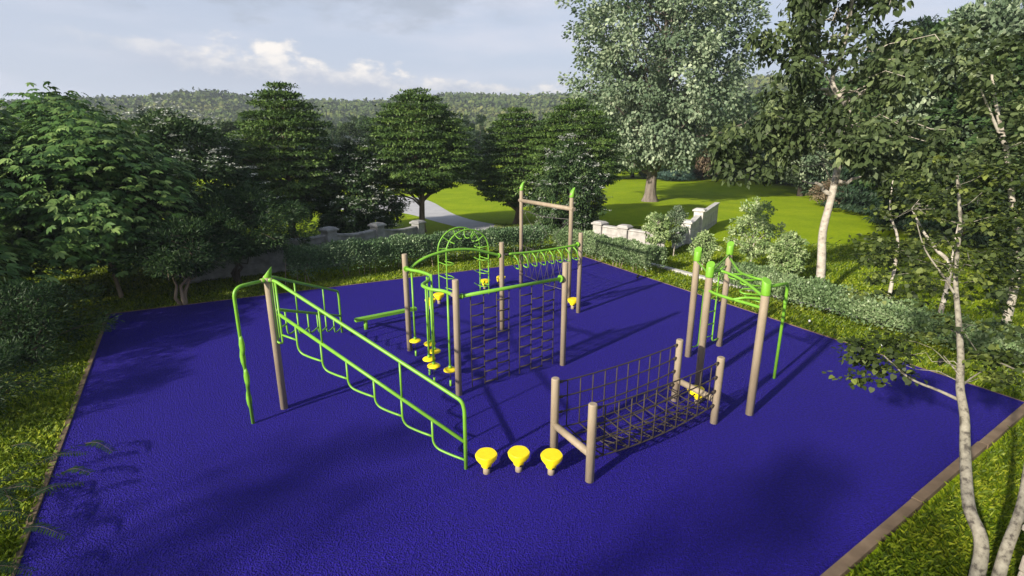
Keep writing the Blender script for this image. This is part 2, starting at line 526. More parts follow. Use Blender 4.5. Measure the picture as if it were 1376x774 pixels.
def clump_cloud(C, rad3, per, size, g, shape='diamond', aspect=.55, droop=.3, upn=.5, jitter=.35, tbias=None, shell=.55, centre=None):
    """leaves in ellipsoid clumps; C (n,3), rad3 (n,3)"""
    n_ = len(C)
    idx = np.repeat(np.arange(n_), per)
    m = len(idx)
    U = rnd_unit(m, g)
    rr = (shell + (1 - shell) * g.random((m, 1))) * (g.random((m, 1)) ** .25)
    P = C[idx] + U * rad3[idx] * rr
    out = U.copy()
    if centre is not None:
        out = out * .6 + unit(P - centre) * .8
    D = out + rnd_unit(m, g) * .8; D[:, 2] -= droop
    Nn = out * 1.0 + rnd_unit(m, g) * .55; Nn[:, 2] += upn * .7
    sz = size * (1 + jitter * (g.random(m) * 2 - 1))
    V, F = leaves(P, D, unit(Nn), sz, shape, aspect)
    ct = g.random(n_) if tbias is None else tbias
    t = np.clip(.5 * ct[idx] + .5 * g.random(m), 0, 1)
    return V, F, t


def limb(mb_, a, b, r0, r1, g, wob=.12, n_=5, sides=6):
    a, b = np.array(a, float), np.array(b, float); L = np.linalg.norm(b - a)
    pts = []
    for i in range(n_ + 1):
        t = i / n_
        p = a + (b - a) * t
        if 0 < i < n_: p = p + g.normal(size=3) * wob * L * .25
        p[2] += L * .06 * math.sin(math.pi * t)
        pts.append(tuple(p))
    mb_.tube(pts, r0, n=sides, r2=r1, cap=False)
    return pts


def make_tree(name, loc, label, cat, group, H, prof, trunk_r, bark, leafmat, nclump, per, lsize, crad, seed,
              shape='diamond', aspect=.55, z0=.25, droop=.3, upn=.5, trunk_path=None, nlimb=24, shell_pow=.45, flower=0, stems=1, lean=(0, 0), leafpart='crown', flare=1.35, offset=(0, 0), wob=.12, rmin=.0, rz=0, zbias=1.0, tiers=0):
    """prof(t) -> crown radius (m) at relative crown height t (0 bottom .. 1 top)"""
    g = np.random.default_rng(seed)
    root = empty(name, loc, label, cat, group, rz)
    # clump centres
    t = g.random(nclump) ** zbias
    pr = np.array([prof(q) for q in t]); keep = g.random(nclump) < (pr / max(pr.max(), 1e-6)) * .8 + .2
    t = t[keep]; pr = pr[keep]; m = len(t)
    an = g.random(m) * 2 * np.pi
    rr = pr * np.maximum(g.random(m) ** shell_pow, rmin) * (1 + (.10 if H < 15 else .15) * g.normal(size=m))
    if tiers: t = np.clip((np.round(t * tiers) + .12 * g.normal(size=m)) / tiers, 0, 1)
    z = H * (z0 + (1 - z0) * t)
    cx = lean[0] * (z / H) + offset[0]; cy = lean[1] * (z / H) + offset[1]
    C = np.stack([cx + rr * np.cos(an), cy + rr * np.sin(an), z - .04 * H * (rr / max(pr.max(), .1)) ** 2], 1)
    cr = np.array(crad)[None, :] * (0.7 + .6 * g.random((m, 1)))
    cen = np.array([[lean[0] * .6 + offset[0], lean[1] * .6 + offset[1], H * (z0 + (1 - z0) * .45)]])
    V, F, tn = clump_cloud(C, cr, per, lsize, g, shape, aspect, droop, upn, centre=cen)
    # trunk
    mb_ = MB()
    if trunk_path is None:
        trunk_path = [(0, 0, GZ - .05 - loc[2])]
        for i in range(1, 7):
            q = i / 6
            trunk_path.append((lean[0] * q + g.normal() * .012 * H, lean[1] * q + g.normal() * .012 * H, H * .88 * q))
    tp = spline(trunk_path, 4)
    k = len(tp)
    rads = [trunk_r * (flare if i == 0 else (1 + (flare - 1) * .35 if i == 1 else 1)) * max(.12, 1 - .88 * (i / (k - 1))) for i in range(k)]
    mb_.tube(tp, rads, n=10, cap=False)
    for s_ in range(stems - 1):
        a_ = g.random() * 6.28; ln = H * (.45 + .2 * g.random())
        e = (math.cos(a_) * ln * .35 + offset[0], math.sin(a_) * ln * .35 + offset[1], ln)
        limb(mb_, (math.cos(a_) * trunk_r * .8, math.sin(a_) * trunk_r * .8, GZ - .05), e, trunk_r * .75, trunk_r * .15, g, wob, 6, 7)
    order = g.permutation(m)[:nlimb]
    for i in order:
        c_ = C[i]
        ht = max(.6 * z0 * H, c_[2] - .45 * np.hypot(c_[0] - cx[i], c_[1] - cy[i]) - .05 * H)
        j = min(range(k), key=lambda q: abs(tp[q].z - ht))
        r0 = rads[j] * .45 * (.6 + .5 * g.random())
        limb(mb_, tp[j], c_, max(r0, .012), max(.006, r0 * .2), g, wob)
    mb_.v = [tuple(Vector(v) + Vector(loc)) for v in mb_.v]
    mb_.build('trunk', bark, root)
    np_mesh(leafpart, V, F, leafmat, tn, root)
    if flower:
        # flat white umbels on the outside of the crown
        idx = g.permutation(m)[:flower * 7]
        fo = rr[idx] / np.maximum(pr[idx], .1); idx = idx[fo > .6]
        fc = C[idx] + unit(C[idx] - cen) * np.array([[crad[0]] * 3]) * 1.15 + np.array([[0, 0, .12]])
        cc = np.repeat(fc, 18, axis=0)
        offs = g.normal(size=(len(cc), 3)) * np.array([[.09, .09, .02]]) * (lsize / .1) ** .3
        Nn = np.tile(np.array([[0, 0, 1.]]), (len(cc), 1)) + g.normal(size=(len(cc), 3)) * .25
        Vf, Ff = leaves(cc + offs, rnd_unit(len(cc), g) * np.array([[1, 1, .2]]), unit(Nn), .085, 'diamond', .9)
        np_mesh('blossom', Vf, Ff, M['flower'], g.random(len(cc)), root)
    return root


def place(src, loc, rz, scale, label, group=None):
    r = copy_tree(src)
    r.location = loc; r.rotation_euler = (0, 0, rz); r.scale = (scale, scale, scale) if not isinstance(scale, tuple) else scale
    r["label"] = label
    if group: r["group"] = group
    return r


exec_parts = []
# ================================================================== PLAY EQUIPMENT
PR = .0625


def post_mb(p, h, r=PR, lean_cap=False, rnd=.02):
    m = MB(); n = 20
    rings = []
    for z, k in ((-.1, 1), (h - rnd, 1), (h - rnd * .4, .95), (h, .8)):
        rings.append([(p[0] + r * k * math.cos(2 * math.pi * i / n), p[1] + r * k * math.sin(2 * math.pi * i / n), z) for i in range(n)])
    m.loft(rings)
    return m


def add_post(root, p, h, r=PR):
    return post_mb(p, h, r).build('post', M['post'], root)


def cap_on(root, p, z0, z1, r, ang, slope=.09):
    """green cap with a slanted top rising towards ang"""
    m = MB(); n = 20
    def ring(z, k, sl):
        return [(p[0] + r * k * math.cos(2 * math.pi * i / n) + sl * math.cos(ang) * .25, p[1] + r * k * math.sin(2 * math.pi * i / n) + sl * math.sin(ang) * .25,
                 z + sl * math.cos(2 * math.pi * i / n - ang)) for i in range(n)]
    m.loft([ring(z0, 1.05, 0), ring(z0 + .015, 1.09, 0), ring(z1 - slope - .01, 1.09, slope), ring(z1 - slope, 1.03, slope)])
    return m.build('cap', M['green'], root)


def V3(p, z): return Vector((p[0], p[1], z))


# ---- stepped climbing ladder with three arms around one post
A = (-4.07, 8.41)
root = empty('ladder_climber', (*A, 0), 'green three-armed climber around one capped tan post, long stepped rails sloping to the mat', 'climbing frame')
add_post(root, A, 2.45)
cap_on(root, A, 2.40, 2.60, PR, R(15), .075)


def slope_arm(end, first_drop=True):
    ax = Vector((end[0] - A[0], end[1] - A[1], 0)); L = ax.length; d_ = ax / L
    def P(s, z, o=0): return Vector((A[0] + d_.x * s * L - d_.y * o, A[1] + d_.y * s * L + d_.x * o, z))
    top = MB().tube(rounded([P(.012, 2.38), P(.05, 2.375), P(.99, 1.08), P(1.0, .95), P(1.0, 0)], .16, 6), .028, n=10)
    top.tube([P(0, 2.38), P(.03, 2.38)], .04, n=10)
    top.build('top_rail', M['green'], root)
    zl = lambda s: 1.80 - (s - .045) * (1.80 - .45) / (.99 - .045)
    MB().tube([P(.045, zl(.045)), P(1.0, zl(1.0))], .028, n=10).build('lower_rail', M['green'], root)
    m = MB(); m.tube(rounded([P(.012, 2.37), P(.012, 1.27), P(.048, 1.27), P(.048, 2.35)], .05, 4), .019, n=8)
    m.build('side_loop', M['green'], root)
    zt = lambda s: 2.37 - (s - .045) * (2.37 - 1.08) / .945
    for s in (.295, .708):
        MB().tube([P(s, zt(s)), P(s, zl(s))], .017, n=8).build('baluster', M['green'], root)
    ss = [.142, .285, .425, .567, .705, .85, 1.0]
    MB().tube([P(.048, 1.43), P(.142, 1.40)], .017, n=8).build('step', M['green'], root)
    for i in range(6):
        s0, s1 = ss[i], ss[i + 1]
        zz = zl(s0) - .50 + .01 * i
        if i == 5: zz = .17
        m = MB().tube(rounded([P(s0, zl(s0)), P(s0, zz + .02), P(s0 + (s1 - s0) * .55, zz - .02), P(s1, zz - .03)], .19, 6), .0175, n=8)
        m.build('step', M['green'], root)


slope_arm((-.67, 6.62))
slope_arm((-4.24, 12.25))
leg = (-4.38, 7.89)
m = MB(); d_ = Vector((leg[0] - A[0], leg[1] - A[1], 0)).normalized()
m.tube(rounded([V3(A, 2.38) + d_ * .06, V3(leg, 2.38), V3(leg, 0)], .17, 7), .028, n=10)
m.tube([V3(A, 2.38) - d_ * .02, V3(A, 2.38) + d_ * .12], .04, n=10)
m.build('hooped_pole', M['green'], root)
for i, z in enumerate((.45, .85, 1.2, 1.42)):    # flattened foot grips up the pole
    s_ = 1 if i % 2 else -1
    q = V3(leg, z) + Vector((.012 * s_, -.008 * s_, 0))
    m = MB(); m.loft([[(q.x + a * .045 * math.cos(t), q.y + a * .034 * math.sin(t), q.z + dz) for t in [2 * math.pi * k / 10 for k in range(10)]] for a, dz in ((.55, -.17), (.95, -.08), (1.05, .02), (.8, .10), (.5, .16))])
    m.build('foot_grip', M['green'], root)
m = MB()
for an in (-28, 92, 239):
    v = Vector((math.cos(R(an)), math.sin(R(an)), 0))
    m.tube([V3(A, 2.38) + v * .05, V3(A, 2.38) + v * .13], .036, n=12)
n_ = 20
m.loft([[(A[0] + .072 * math.cos(2 * math.pi * i / n_), A[1] + .072 * math.sin(2 * math.pi * i / n_), z) for i in range(n_)] for z in (2.33, 2.42)])
m.build('collar', M['post'], root)

# ---- modular frame: posts B C D E F, wavy pod rail, arched rail, twin rope ladders, ring rail
B_, C_, D_, E_, F_ = (-2.33, 11.09), (-1.0, 8.92), (-.25, 12.46), (1.08, 10.29), (1.84, 13.82)
root = empty('rope_and_pod_frame', (*C_, 0), 'five-post climbing frame in the middle with wavy rail of yellow discs and hanging rope ladders', 'climbing frame')
for p in (B_, C_, D_, E_, F_): add_post(root, p, 2.245, .06)


def flange(p, toward, z, r=.075):
    v = Vector((toward[0] - p[0], toward[1] - p[1], 0)).normalized()
    m = MB().tube([V3(p, z) + v * .05, V3(p, z) + v * .10], .035, n=12)
    m.tube([V3(p, z) + v * .10, V3(p, z) + v * .135], r, n=14)
    return m.build('bracket', M['green'], root)


# straight beam with nets
flange(C_, E_, 1.92, .05); flange(E_, C_, 1.92, .075)
v = Vector((E_[0] - C_[0], E_[1] - C_[1], 0)); Ln = v.length; v.normalize()
m = MB().tube([V3(C_, 1.92) + v * .05, V3(C_, 1.92) + v * .12], .03, n=10); m.build('bracket', M['post'], root)
MB().tube([V3(C_, 1.92) + v * .12, V3(E_, 1.92) - v * .1], .034, n=12).build('beam', M['green'], root)
for s0, cols in ((.118, 3), (.555, 3)):
    m = MB(); s1 = s0 + .336
    net = None
    def NP(k, z, w=0):
        s = s0 + (s1 - s0) * k / cols
        return V3(C_, z) + v * (s * Ln) + Vector((v.y, -v.x, 0)) * w
    for k in range(cols + 1):
        pts = [NP(k, 1.9), NP(k, 1.3, .008 * (-1) ** k), NP(k, .7, -.006), NP(k, .08)]
        m.tube(pts, .011, n=6)
    for k in range(cols):
        zs = 1.72 - (.0 if k % 2 == 0 else .11)
        while zs > .06:
            a, b_ = NP(k, zs), NP(k + 1, zs)
            mid = (a + b_) / 2 - Vector((0, 0, .006 + .006 * random.random()))
            m.tube([a, mid, b_], .0145, n=6)
            zs -= .213
    m.build('rope_ladder', M['rope'], root)
# arched beam B-D
v2 = Vector((D_[0] - B_[0], D_[1] - B_[1], 0)); L2 = v2.length
arc = []
for s, z in ((.02, 1.84), (.08, 1.97), (.18, 2.09), (.29, 2.16), (.42, 2.20), (.56, 2.19), (.7, 2.14), (.82, 2.05), (.92, 1.97), (.965, 1.93)):
    arc.append(V3(B_, z) + v2 * s)
MB().tube(spline(arc, 4), .034, n=12).build('arched_beam', M['green'], root)
MB().tube([V3(D_, 1.93) - v2.normalized() * .10, V3(D_, 1.93) - v2.normalized() * .06], .055, n=12).build('bracket', M['green'], root)
MB().tube([V3(B_, 1.86) + v2.normalized() * .02, V3(B_, 1.90) + v2.normalized() * .12], .03, n=10).build('bracket', M['black'], root)
# wavy beam with pods
wz = 1.93
wp = [V3(B_, wz) + Vector((.03, -.06, 0)), V3((-2.18, 10.92), wz), V3((-1.95, 10.76), wz), V3((-1.68, 10.42), wz), V3((-1.67, 10.02), wz), V3((-1.72, 9.68), wz), V3((-1.52, 9.40), wz), V3((-1.26, 9.27), wz), V3(C_, wz) + Vector((-.07, .12, 0))]
MB().tube(spline(wp, 6), .034, n=12).build('wavy_beam', M['green'], root)
MB().tube([V3(C_, wz) + Vector((-.08, .13, 0)), V3(C_, wz)], .042, n=10).build('bracket', M['post'], root)
MB().tube([V3(B_, wz) + Vector((.02, -.03, 0)), V3(B_, wz) + Vector((.045, -.09, 0))], .06, n=12).build('bracket', M['green'], root)
pods = [((-2.135, 10.78), .36, 1.90), ((-1.76, 10.45), .42, 1.9), ((-1.60, 10.04), .42, 2.06), ((-1.68, 9.80), .35, 1.9), ((-1.53, 9.42), .37, 1.9), ((-1.195, 9.30), .34, 1.9)]
for (px, py), hz_, zt in pods:
    m = MB(); n_ = 24
    rr = [(.035, hz_ + .035), (.11, hz_ + .022), (.128, hz_ + .008), (.128, hz_ - .012), (.11, hz_ - .022), (.03, hz_ - .03)]
    m.loft([[(px + r_ * math.cos(2 * math.pi * k / n_), py + r_ * math.sin(2 * math.pi * k / n_), z) for k in range(n_)] for r_, z in rr][::-1])
    dsc = m.build('disc_step', M['yellow'], root)
    p2 = MB().tube([(px, py, hz_ + .03), (px, py, zt)], .021, n=10)
    p2.tube([(px, py, hz_ + .03), (px, py, hz_ + .09)], .032, n=10)
    p2.build('pole', M['green'], dsc)
    p3 = MB().tube([(px, py, .1), (px, py, hz_ - .02)], .008, n=6); p3.build('spring_rod', M['black'], dsc)
    MB().tube([(px, py, -.03), (px, py, .12)], .022, n=10).build('anchor', M['green'], dsc)
# ring beam D-F
v3_ = Vector((F_[0] - D_[0], F_[1] - D_[1], 0)); u3 = v3_.normalized(); w3 = Vector((-u3.y, u3.x, 0))
rb = [V3(D_, 1.93) + v3_ * .08, V3(D_, 1.905) + v3_ * .3, V3(D_, 1.90) + v3_ * .6, V3(D_, 1.93) + v3_ * .97]
MB().tube(spline(rb, 6), .030, n=12).build('ring_beam', M['green'], root)
MB().tube([V3(D_, 1.93) + v3_ * .02, V3(D_, 1.93) + v3_ * .075], .022, n=10).build('bracket', M['post'], root)
MB().tube([V3(F_, 1.94) - u3 * .12, V3(F_, 1.94) - u3 * .07], .06, n=12).build('bracket', M['green'], root)
for i in range(8):
    s = .14 + i * .108
    c_ = V3(D_, 1.89) + v3_ * s
    sg = 1 if i % 2 else -1
    a = c_ + w3 * .10; b_ = c_ - w3 * .10
    pts = [c_, c_ - w3 * .16 + Vector((0, 0, -.10)) + u3 * .02, c_ - w3 * .13 + Vector((0, 0, -.36)) + u3 * .10, c_ + w3 * .10 + Vector((0, 0, -.36)) + u3 * .10, c_ + w3 * .17 + Vector((0, 0, -.12)) + u3 * .02, c_]
    MB().tube(rounded(pts, .09, 5), .0165, n=8).build('hand_ring', M['green'], root)

# ---- hooped tunnel climber with inward curled rungs
L1, L3 = Vector((-2.20, 15.25, 0)), Vector((-1.01, 16.04, 0))
off = Vector((.29, -.39, 0))
root = empty('arch_climber', tuple((L1 + L3) / 2), 'bright green hooped arch climber with curled inward rungs near the long dark hedge', 'arch climber')
ax = (L3 - L1); half = ax.length / 2; axu = ax.normalized()
def hoop(base, t):
    """t from 0 (left foot) to 1 (right foot)"""
    zc = 1.45; straight = zc; arcl = math.pi * half * 1.0
    tot = 2 * straight + arcl; s = t * tot
    if s < straight: return base + Vector((0, 0, s)), Vector((1, 0, 0))
    if s > straight + arcl: return base + ax + Vector((0, 0, tot - s)), Vector((-1, 0, 0))
    a = math.pi * (s - straight) / arcl
    return base + axu * (half - half * math.cos(a)) + Vector((0, 0, zc + half * .90 * math.sin(a))), Vector((math.cos(a), 0, -math.sin(a)))
for bse in (L1, L1 + off):
    MB().tube([hoop(bse, i / 60)[0] for i in range(61)], .021, n=10).build('hoop', M['green'], root)
for i in range(12):
    t = .055 + i * .89 / 11
    p, inn = hoop(L1, t); q, _ = hoop(L1 + off, t)
    iv = (axu * inn.x + Vector((0, 0, inn.z)))
    dd = .26
    pts = [p, p + (q - p) * .12 + iv * dd * .8, p + (q - p) * .5 + iv * dd * 1.1, p + (q - p) * .88 + iv * dd * .8, q]
    if i <= 2 or i >= 9:
        pts = [p, p + (q - p) * .5 - iv * .0, q, q + iv * dd * .7 + off * .15, q + iv * dd - off * .35, p + iv * dd * .8]
    MB().tube(spline(pts, 5), .015, n=7).build('rung', M['green'], root)

# ---- balance beam
a, b_ = at(477, 430, .30), at(559, 414, .30)
root = empty('balance_beam', tuple(at(490, 437)), 'low flat green balance beam on short posts left of the five-post frame', 'balance beam')
dv = (b_ - a).normalized()
m = MB(); mid = (a + b_) / 2
m.box((mid.x, mid.y, .29), ((b_ - a).length, .14, .085), math.atan2(dv.y, dv.x)); m.build('plank', M['green'], root, bevel=.01)
for q in (.16, .84):
    p = a + (b_ - a) * q
    MB().tube([V3(p, -.03), V3(p, .25)], .05, n=12).build('leg', M['green'], root)

# ---- stepping pads
def pad(pos, rz, h, label, first=None):
    if first is not None:
        return place(first, (pos[0], pos[1], 0), rz, 1.0, label, 'yellow stepping pads')
    root = empty('stepping_pad', (pos[0], pos[1], 0), label, 'stepping pad', 'yellow stepping pads', rz)
    n_ = 32
    def outline(k, tipk, z, dy=0):
        o = []
        for i in range(n_):
            t = 2 * math.pi * i / n_
            x, y = math.cos(t), math.sin(t)
            r_ = .155
            # rounded triangle with its apex towards -y
            f = 1 - .08 * math.sin(3 * t + 0) * -1 * (-1)
            wx = 1.0 if y > -.1 else 1 - .22 * (-.1 - y) ** 1.1
            o.append((x * r_ * k * wx * f, (y * r_ * k * (1.03 if y < 0 else .95)) + dy, z))
        return o
    m = MB()
    m.loft([outline(.42, 0, h - .168, -.075), outline(.46, 0, h - .160, -.075), outline(.50, 0, h - .125, -.072), outline(.74, 0, h - .098, -.040), outline(.94, 0, h - .072, -.010), outline(1.0, 0, h - .040), outline(1.02, 0, h - .012), outline(.985, 0, h)])
    m.v = [(v[0] + pos[0], v[1] + pos[1], v[2]) for v in m.v]
    m.build('footrest', M['yellow'], root)
    m = MB(); m.box((pos[0] + .035, pos[1] - .125, h - .155), (.045, .03, .03), R(25)); m.build('latch', M['black'], root, bevel=.004)
    m = MB().tube([(pos[0], pos[1] - .06, -.03), (pos[0], pos[1] - .06, h - .16)], .050, n=14)
    m.build('post', M['post'], root)
    return root


p0 = pad((-.37, 6.58), R(3), .285, 'yellow stepping pad nearest the foot of the long sloping green ladder')
PADH = .28
PADS = [((.10, 6.63), R(-4), 'middle yellow stepping pad of the row of three beside the rope bridge'),
        ((.57, 6.56), R(-9), 'yellow stepping pad against the rope bridge crossbar, right end of the row of three'),
        ((3.33, 8.62), R(30), 'yellow stepping pad half hidden behind the far crossbeam of the rope bridge'),
        ((-2.15, 14.72), R(10), 'yellow stepping pad at the left foot of the green hooped arch climber'),
        ((-2.32, 14.20), R(15), 'yellow stepping pad directly behind the hanging disc poles, beyond the wavy rail'),
        ((-.86, 16.32), R(-20), 'yellow stepping pad at the right foot of the green hooped arch climber'),
        ((-.36, 16.72), R(-60), 'yellow stepping pad behind the tan post, between arch climber and tall gate frame'),
        ((1.74, 14.22), R(-15), 'yellow stepping pad beside the far right post of the five-post frame')]
for pos, rz, lb in PADS: pad(pos, rz, .34, lb, p0)
for o in bpy.data.objects:
    if o.name.startswith('stepping_pad'): o.rotation_euler.z += 0

# ---- tall gate frame with rope net
G1, G2 = (.30, 16.88), (1.67, 14.74)
root = empty('rope_gate', (*G1, 0), 'tallest frame, two tan posts with green caps, high timber crossbeam and thin ropes', 'climbing frame')
for p in (G1, G2):
    add_post(root, p, 3.2, .06); cap_on(root, p, 3.08, 3.36, .062, R(20), .075)
gv = Vector((G2[0] - G1[0], G2[1] - G1[1], 0)); gu = gv.normalized()
MB().tube([V3(G1, 2.76) + gu * -.10, V3(G2, 2.76) + gu * .10], .062, n=16).build('crossbeam', M['post'], root)
m = MB()
def GP(s, z): return V3(G1, z) + gv * s
m.tube([GP(.03, 2.46), GP(.5, 2.38), GP(.97, 2.46)], .010, n=6)
m.tube([GP(.03, 1.32), GP(.5, 1.24), GP(.97, 1.30)], .010, n=6)
m.tube([GP(.03, .35), GP(.5, .28), GP(.97, .35)], .010, n=6)
for i in range(7):
    s = .12 + i * .127
    m.tube([GP(s, 1.27), GP(s + .06, .8), GP(s, .32)], .009, n=6)
    m.tube([GP(s, 1.27), GP(s - .06, .8), GP(s, .32)], .009, n=6)
for s, e in ((.03, .3), (.3, .55), (.97, .7)):
    m.tube([GP(s, 2.44), GP(e, 1.9), GP(s + .05 * (1 if s < .5 else -1), 1.3)], .007, n=6)
m.build('rope_net', M['wire'], root)
for p in (G1, G2):
    for z in (2.46, 1.9, 1.31, .35):
        s = gu if p is G1 else -gu
        MB().tube([V3(p, z) + s * .05, V3(p, z) + s * .09], .02, n=8).build('rope_bolt', M['wire'], root)

# ---- rope bridge
I1, I2, J1, J2 = (.65, 7.13), (1.09, 6.34), (2.99, 8.70), (3.42, 7.91)
root = empty('rope_bridge', (*I2, 0), 'dark rope net bridge slung between four low tan posts in front', 'rope bridge')
for p in (I1, I2, J1, J2): add_post(root, p, 1.2, .063)
for a, b_ in ((I1, I2), (J1, J2)):
    MB().tube([V3(a, .42), V3(b_, .42)], .055, n=14).build('crossbeam', M['post'], root)
def side_net(a, b_):
    m = MB(); a, b_ = Vector((*a, 0)), Vector((*b_, 0)); dd = b_ - a; u_ = dd.normalized()
    zs = (1.12, .87, .62, .36); sag = (.05, .07, .09, .12)
    def Q(s, k):
        return a + dd * s + Vector((0, 0, zs[k] - 4 * s * (1 - s) * sag[k]))
    for k in range(4):
        m.tube([Q(.02 + .96 * i / 16, k) for i in range(17)], .0115, n=7)
        for e in (0, 1):
            s = .02 if e == 0 else .98
            m.tube([Q(s, k) + u_ * (-.012 if e == 0 else .012), Q(s + (.03 if e == 0 else -.03), k)], .022, n=7)
    for i in range(10):
        s = .085 + i * .0925
        m.tube([Q(s, k) for k in range(4)], .0105, n=6)
    return m.build('side_net', M['rope'], root), Q
_, Q1 = side_net(I1, J1)
_, Q2 = side_net(I2, J2)
m = MB()
for i in range(10):
    s = .085 + i * .0925
    a, b_ = Q1(s, 3), Q2(s, 3)
    m.tube([a, (a + b_) / 2 - Vector((0, 0, .03)), b_], .0115, n=6)
for k in (.25, .5, .75):
    m.tube([Q1(.0 + i / 16, 3) * (1 - k) + Q2(i / 16, 3) * k - Vector((0, 0, .03 * math.sin(math.pi * k))) for i in range(17)], .0115, n=7)
for i in range(9):
    s = .085 + i * .0925; s2 = s + .0925
    m.tube([Q1(s, 3) * .5 + Q2(s, 3) * .5 - Vector((0, 0, .03)), Q2(s2, 3)], .010, n=6)
m.build('floor_net', M['rope'], root)

# ---- overhead ladder with chin-up bar
K1, K2, K3, K4, CH = (3.90, 10.75), (4.83, 11.37), (3.66, 9.38), (4.15, 8.20), (5.28, 9.64)
root = empty('overhead_climber', (*K4, 0), 'four tall green-capped tan posts carrying looped green overhead bars on the right', 'climbing frame')
for p, an in ((K1, 60), (K2, 60), (K3, 60), (K4, 110)):
    add_post(root, p, 2.3, .0675)
    cap_on(root, p, 2.17, 2.46, .069, R(an), .045)
def rail(name, pts, r, k=5, par=None, mat='green'):
    return MB().tube(spline(pts, k), r, n=10).build(name, M[mat], par or root)
rail('upper_rail', [V3(K3, 2.27), at(968, 364, 2.24), at(985, 370, 2.22), at(1000, 378, 2.2), at(1013, 388, 2.17), V3(K4, 2.12)], .027)
rail('lower_rail', [V3(K3, 1.92), at(962, 395, 1.92), at(985, 402.5, 1.92), at(1005, 408, 1.93), V3(K4, 1.94)], .027)
rail('diagonal_rail', [at(984, 402.5, 1.93), at(1003, 400, 2.0), V3(K4, 2.10)], .022)
rail('upper_rail', [V3(K2, 2.12), at(993, 364, 2.14), at(1004, 370, 2.18), at(1016, 374, 2.2), at(1027, 378, 2.2), V3(K4, 2.2)], .024)
rail('tie_rail', [V3(K3, 2.22), V3(K3, 2.22) * .5 + V3(K2, 2.2) * .5, V3(K2, 2.18)], .018)
rail('tie_rail', [V3(K3, 2.2), V3(K1, 2.18) * .5 + V3(K3, 2.2) * .5, V3(K1, 2.16)], .018)
for (x0, y0), (x1, y1), z in (((1022, 379), (994, 379), 2.16), ((1022, 391), (993.5, 391), 2.07), ((1012, 372), (978, 371), 2.14), ((1023, 401), (1000, 397), 2.0)):
    a, b_ = at(x0, y0 - 2.6, z), at(x1 + 5, y1 - 3.0, z); c_, e_ = at(x1 + 5, y1 + 3.5, z - .03), at(x0, y0 + 5.5, z - .03)
    t_ = at(x1, y1 + .3, z - .015)
    MB().tube(rounded([a, b_, t_, c_, e_], .07, 4), .0155, n=8).build('hand_loop', M['green'], root)
ch = MB().tube(rounded([V3(K4, 2.30) + (V3(CH, 0) - V3(K4, 0)).normalized() * .05, V3(CH, 1.98), V3(CH, 0)], .2, 7), .030, n=12)
ch.tube([V3(CH, 1.56), V3(CH, 1.64)], .037, n=12); ch.build('chin_up_pole', M['green'], root)
# ladder between the two rear posts
kv = Vector((K2[0] - K1[0], K2[1] - K1[1], 0))
def KP(s, z): return V3(K1, z) + kv * s
lad = MB().tube(rounded([KP(.05, .20), KP(.29, .17), KP(.29, 1.48), KP(.05, 1.55)], .1, 4), .017, n=8)
lad.tube(rounded([KP(.95, .20), KP(.73, .17), KP(.73, 1.88), KP(.95, 1.92)], .1, 4), .017, n=8)
lad = lad.build('ladder', M['green'], root)
for z in (.32, .62, .92, 1.22, 1.48):
    MB().tube([KP(.29, z), KP(.73, z)], .0145, n=8).build('rung', M['green'], lad)

# ---- garden lamps along the mat
for i, (x, y, lb) in enumerate([(1087, 433, 'small round white garden lamp in the grass right of the overhead climber'), (1185, 466, 'small round white garden lamp in the grass beyond the mat, near a bare branch')]):
    p = at(x, y + 3, 0)
    r_ = empty('garden_lamp', (p.x, p.y, 0), lb, 'garden lamp', 'white garden lamps')
    m = MB(); n_ = 14
    m.loft([[(p.x + .032 * math.sin(t) * math.cos(2 * math.pi * k / n_), p.y + .032 * math.sin(t) * math.sin(2 * math.pi * k / n_), .1 - .032 * math.cos(t)) for k in range(n_)] for t in [.15 + i * 2.84 / 7 for i in range(8)]])
    m.build('globe', M['white_glass'], r_)
    MB().tube([(p.x, p.y, GZ), (p.x, p.y, .075)], .016, n=8).build('spike', M['black'], r_)
for x, y, lb in [(857, 373, 'small black spotlight in the grass at the end of the right hedge'), (1262, 490, 'small black spotlight in the grass near the far corner of the mat'), (964, 405, 'small black spotlight in the grass behind the overhead climber posts')]:
    p = at(x, y + 3, 0)
    r_ = empty('garden_spotlight', (p.x, p.y, 0), lb, 'spotlight', 'black garden spotlights')
    MB().tube([(p.x, p.y, GZ), (p.x, p.y, .08)], .012, n=8).build('spike', M['black'], r_)
    MB().tube([(p.x - .04, p.y - .03, .09), (p.x + .03, p.y + .03, .15)], .035, n=12, r2=.05).build('lamp_head', M['black'], r_)
